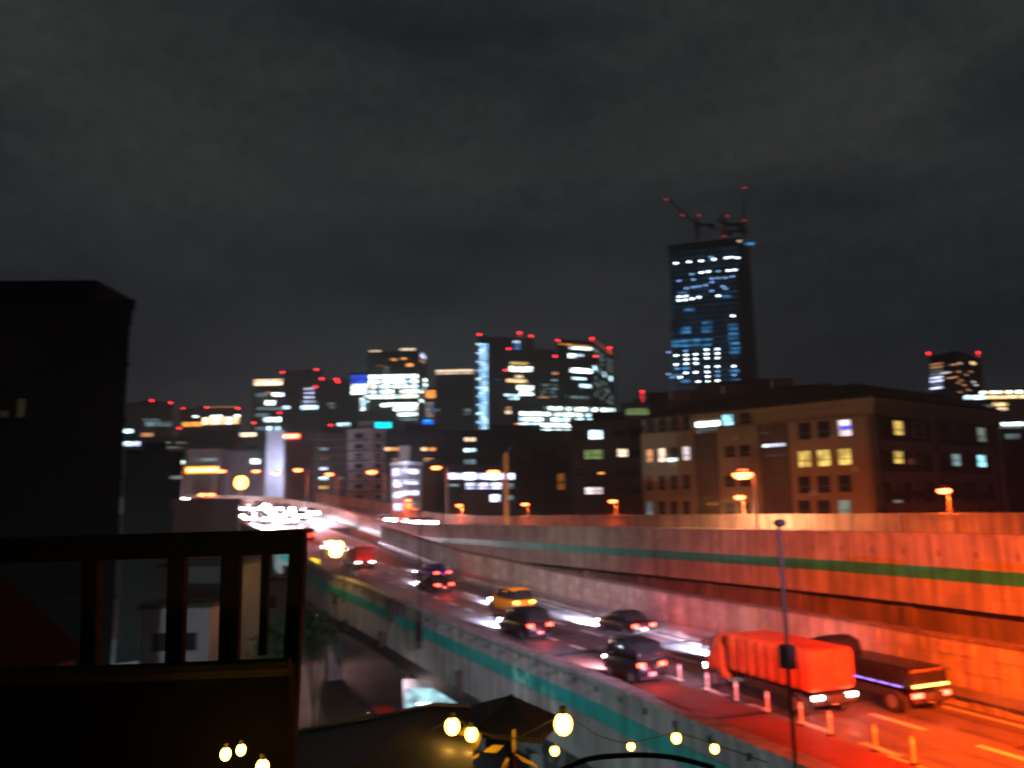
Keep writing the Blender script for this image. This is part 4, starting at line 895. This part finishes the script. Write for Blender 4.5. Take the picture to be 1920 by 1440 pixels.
for k, (x, y, Y, w, h, ml) in enumerate([(372, 1062, 66, 6.5, 9, 'grey'), (470, 1090, 88, 9, 8, 'grey'), (330, 1140, 60, 5, 3.5, 'pink')]):
    q = pd(x, y, Y); t = thing('street_house', ['pale flat-fronted house seen through the railing bars, left', 'grey house seen between the two slim railing bars', 'low pinkish shed behind the left railing bars'][k], 'house', (q.x, q.y, 0))
    H = max(3.0, q.z)
    obj('wall', MB().box((0, 3, H/2), (w, 6, H)), facade[ml], t)
    obj('roof', MB().box((0, 3, H+.15), (w+.5, 6.5, .3)), facade['charcoal'], t)
    for j in range(2):
        for i in range(2):
            f_ = obj('window', MB().box((-w*.22+i*w*.44, -.04, H*(.75-.35*j)), (w*.2, .08, 1.2)), glass_dk, t); obj('frame', MB().box((-w*.22+i*w*.44, -.07, H*(.75-.35*j)-.66), (w*.24, .14, .08)), steel, f_)
    obj('door', MB().box((0, -.04, 1.05), (.9, .08, 2.1)), facade['brown'], t)
p = pd(527, 1132, 90); t = thing('street_lamp', 'turquoise-white lamp low in the street, behind the last railing bar', 'street lamp', (p.x, p.y, 0))
obj('pole', MB().bar((0, 0, 0), (0, 0, p.z), .08), steel, t); obj('lamp_lens', MB().ball((0, 0, p.z), .5, 12, 8), glow('lamp_turquoise', (.25, 1, .75), 5), t, smooth=True); lamp('lamp_glow', (0, -.9, p.z), 900, (.4, 1, .8), t)
lamp('street_pool_fill', (-20, 88, 4.5), 1200, (1, .55, .5), None, .5)  # fixtureless fill added to turn the ground under the road pink

# ------------------------------------------------------------------ neighbour house, railing, terrace
q = pd(150, 1150, 11)
t = thing('neighbour_house', 'dark gabled house roof behind the railing at the lower left', 'house', (q.x-4.2, 13, 0)); zr = pd(150, 1120, 11).z
obj('wall', MB().box((0, 0, (zr-1.5)/2), (3.0, 6, zr-1.5)), facade['brown'], t)
obj('roof', MB().add([(-1.8, -3.4, zr-1.6), (1.6, -3.4, zr-1.6), (1.6, 3.4, zr-1.6), (-1.8, 3.4, zr-1.6), (-1.8, 0, zr+.4), (1.6, 0, zr+.4)], [(0, 1, 5, 4), (3, 4, 5, 2), (0, 4, 3), (1, 2, 5), (0, 3, 2, 1)]), facade['night'], t)
obj('window', MB().box((-1.5, -3.05, zr-3), (1.2, .1, 1.1)), glass_dk, t)
# railing of our own terrace
YR = 3.0
def rp(x, y, Y=YR): return pd(x, y, Y)
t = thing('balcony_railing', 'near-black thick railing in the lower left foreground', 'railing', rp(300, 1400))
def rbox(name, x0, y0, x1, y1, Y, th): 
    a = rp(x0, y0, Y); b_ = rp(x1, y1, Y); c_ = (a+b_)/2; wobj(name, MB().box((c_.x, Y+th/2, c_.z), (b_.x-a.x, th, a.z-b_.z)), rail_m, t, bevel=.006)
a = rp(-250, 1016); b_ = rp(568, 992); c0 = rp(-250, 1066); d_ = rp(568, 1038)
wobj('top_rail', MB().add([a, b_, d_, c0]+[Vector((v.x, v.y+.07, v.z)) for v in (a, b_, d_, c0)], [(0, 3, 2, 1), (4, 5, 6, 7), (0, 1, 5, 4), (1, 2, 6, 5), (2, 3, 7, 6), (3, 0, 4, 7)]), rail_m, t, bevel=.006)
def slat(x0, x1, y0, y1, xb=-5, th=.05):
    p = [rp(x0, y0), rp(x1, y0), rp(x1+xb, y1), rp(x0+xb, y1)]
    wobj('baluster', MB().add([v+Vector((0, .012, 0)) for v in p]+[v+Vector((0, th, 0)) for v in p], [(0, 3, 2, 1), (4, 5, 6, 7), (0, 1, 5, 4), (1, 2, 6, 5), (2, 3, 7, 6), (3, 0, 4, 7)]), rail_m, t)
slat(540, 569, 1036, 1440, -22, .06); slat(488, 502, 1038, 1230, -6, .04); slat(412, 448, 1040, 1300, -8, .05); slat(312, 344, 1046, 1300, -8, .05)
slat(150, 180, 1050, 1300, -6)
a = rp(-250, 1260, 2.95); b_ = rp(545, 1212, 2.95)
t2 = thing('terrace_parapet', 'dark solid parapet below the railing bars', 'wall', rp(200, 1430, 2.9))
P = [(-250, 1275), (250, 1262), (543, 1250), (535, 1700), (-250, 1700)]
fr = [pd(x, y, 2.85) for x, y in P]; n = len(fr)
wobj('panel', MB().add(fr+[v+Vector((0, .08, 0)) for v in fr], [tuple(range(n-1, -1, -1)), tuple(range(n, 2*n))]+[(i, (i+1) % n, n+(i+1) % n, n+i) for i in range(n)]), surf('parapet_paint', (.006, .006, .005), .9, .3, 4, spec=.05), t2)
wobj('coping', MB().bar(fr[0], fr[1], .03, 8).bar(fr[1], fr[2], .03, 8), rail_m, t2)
# dark canopy and its terrace roof at the bottom middle
cloth = surf('canopy_cloth', (.03, .028, .03), .85, .2, 4); terr = surf('roof_membrane', (.022, .020, .019), .8, .4, 1.5)
top = [pd(x, y, Y) for x, y, Y in [(395, 1402, 5.0), (560, 1372, 5.3), (700, 1346, 5.6), (815, 1322, 5.9), (880, 1325, 6.1)]]
t = thing('lean_to_roof', 'dark sloping flat roof edge rising towards the canopy', 'roof', (top[2].x, top[2].y, top[2].z-1.5))
fr_ = top+[pd(900, 1640, 3.4), pd(395, 1640, 3.0)]
wobj('roof_sheet', MB().add(fr_+[v-Vector((0, 0, .12)) for v in fr_], [tuple(range(7)), tuple(range(13, 6, -1))]+[(i, 7+i, 7+(i+1) % 7, (i+1) % 7) for i in range(7)]), terr, t)
wobj('edge_trim', MB().path(top, .018, 8), surf('trim', (.22, .19, .18), .6), t)
wobj('support_wall', MB().box((top[2].x+.3, top[2].y-.9, top[2].z-1.9), (1.6, .3, 3)), terr, t)
ap = pd(958, 1303, 6.3); pts = [(838, 1334, 6.6), (890, 1372, 5.6), (1010, 1384, 5.5), (1056, 1346, 6.2), (1000, 1322, 7.4), (905, 1322, 7.6)]
t = thing('patio_umbrella', 'dark patio umbrella with low peaked canopy above the festoon lamps', 'umbrella', (ap.x, ap.y, ap.z-2.6))
rim = [pd(*p) for p in pts]; vs = [ap]+rim+[v-Vector((0, 0, .035)) for v in rim]
wobj('canopy', MB().add(vs, [(0, 1+(i+1) % 6, 1+i) for i in range(6)]+[(1+i, 1+(i+1) % 6, 7+(i+1) % 6, 7+i) for i in range(6)]), cloth, t)
obj('pole', MB().bar((0, 0, 0), (0, 0, 2.6), .025, 8), steel_dk, t)
for v in rim: wobj('rib', MB().bar(ap-Vector((0, 0, .05)), v-Vector((0, 0, .03)), .01, 5), steel_dk, t)
# terrace floor and low parapet with festoon lights
fl = [pd(600, 1460, 6), pd(1500, 1440, 8), pd(1300, 1800, 3.5), pd(600, 1800, 3.0)]; zf = ap.z-2.6
obj('terrace_floor', MB().box((1.2, 5.2, zf-.1), (6.5, 6.0, .2)), terr)['kind'] = 'structure'
t = thing('terrace_cable', 'black curved cable carrying festoon bulbs along the bottom edge', 'cable', pd(1180, 1418, 5))
cp = smooth_path([pd(x, y, 5.2) for x, y in [(760, 1400), (848, 1350), (885, 1366), (960, 1385), (1055, 1345), (1120, 1378), (1180, 1392), (1268, 1376), (1340, 1396), (1440, 1430)]], 5)
wobj('wire', MB().path(cp, .0035, 5), black_plain, t)
cp2 = smooth_path([pd(x, y, 4.6) for x, y in [(1040, 1450), (1100, 1424), (1180, 1416), (1260, 1420), (1340, 1440)]], 5); wobj('wire', MB().path(cp2, .016, 6), black_plain, t)
bs = [(848, 1362, 1.6, 'upper left of the pair by the leaf'), (884, 1377, 1.35, 'beside the lit yellow leaf'), (1056, 1358, 2.0, 'largest, right of the umbrella'), (1040, 1408, .9, 'small, under the largest bulb'), (1183, 1400, .75, 'dim, midway to the right'), (1268, 1384, 1.0, 'second from the right end'), (1340, 1404, .9, 'rightmost of all'), (423, 1414, 1.1, 'left one of the far left pair'), (452, 1406, 1.0, 'right one of the far left pair'), (492, 1439, 1.4, 'at the bottom frame edge')]
proto = None
for x, y, sz, lb in bs:
    q = pd(x, y, 5.1 if x > 500 else 2.6); sz = sz if x > 500 else sz*.55
    if proto is None:
        proto = thing('festoon_bulb', '', 'bulb', q, 0, 'festoon bulbs along the terrace')
        obj('bulb', MB().ball((0, 0, 0), .026, 12, 8, (1, 1, 1.25)), bulbm, proto, smooth=True); obj('socket', MB().bar((0, 0, .03), (0, 0, .052), .010, 8), black_plain, proto)
        o = proto
    else: o = copy_tree(proto); o.location = q
    o.scale = (sz,)*3; o['label'] = f'warm yellow festoon bulb, {lb}'
    if x > 500 and (sz > 1.2 or x > 1200): lamp('bulb_glow', (0, -.08, -.04), (.5 if abs(x-870) < 30 else .12)*sz, (1, .45, .06), o, .03)
lf = surf('pot_leaf', (.6, .40, .03), .6, .3, 8, bump=0)
t = thing('potted_plant', 'potted plant with one broad yellow-lit leaf under the umbrella', 'plant', (pd(880, 1440, 5).x, 5.15, zf))
def leafm(pts, th=.004):
    v = [pd(*p) for p in pts]; n = len(v); return MB().add(v+[p+Vector((0, th, 0)) for p in v], [tuple(range(n-1, -1, -1)), tuple(range(n, 2*n))]+[(i, (i+1) % n, n+(i+1) % n, n+i) for i in range(n)])
for k, pl in enumerate([[(838, 1424, 5.25), (846, 1392, 5.3), (872, 1362, 5.35), (902, 1376, 5.3), (898, 1396, 5.28), (880, 1420, 5.25), (856, 1438, 5.2)],
           [(880, 1424, 5.1), (898, 1412, 5.15), (895, 1420, 5.1), (885, 1427, 5.1)], [(905, 1410, 5.2), (925, 1396, 5.25), (945, 1398, 5.2), (930, 1412, 5.15)], [(940, 1440, 5.1), (950, 1420, 5.15), (955, 1425, 5.1), (945, 1445, 5.1)],
           [(960, 1370, 5.3), (966, 1366, 5.3), (966, 1410, 5.25), (961, 1412, 5.25)], [(965, 1412, 5.2), (1000, 1430, 5.2), (1010, 1440, 5.2), (980, 1428, 5.2)]]): wobj('leaf', leafm(pl), lf, t)
zq = t.location.z
obj('pot', MB().bar((0, 0, 0), (0, 0, .4), .16, 14, .22), facade['brown'], t); obj('stem', MB().path([(0, 0, .4), (0, 0, 1.3), (.05, .02, 2.0)], .012, 5), bark, t)

# ------------------------------------------------------------------ night air
if HAZE:
    hz = bpy.data.materials.new('haze_air'); hz.use_nodes = True; t_ = hz.node_tree; t_.nodes.clear()
    ho = t_.nodes.new('ShaderNodeOutputMaterial'); pv = t_.nodes.new('ShaderNodeVolumePrincipled')
    pv.inputs['Color'].default_value = (.9, .9, .92, 1); pv.inputs['Density'].default_value = HAZE; pv.inputs['Anisotropy'].default_value = .6
    t_.links.new(pv.outputs[0], ho.inputs['Volume'])
    o = obj('haze', MB().box((0, 300, 74), (1400, 760, 150)), hz); o['kind'] = 'stuff'
    SC.cycles.volume_bounces = 0
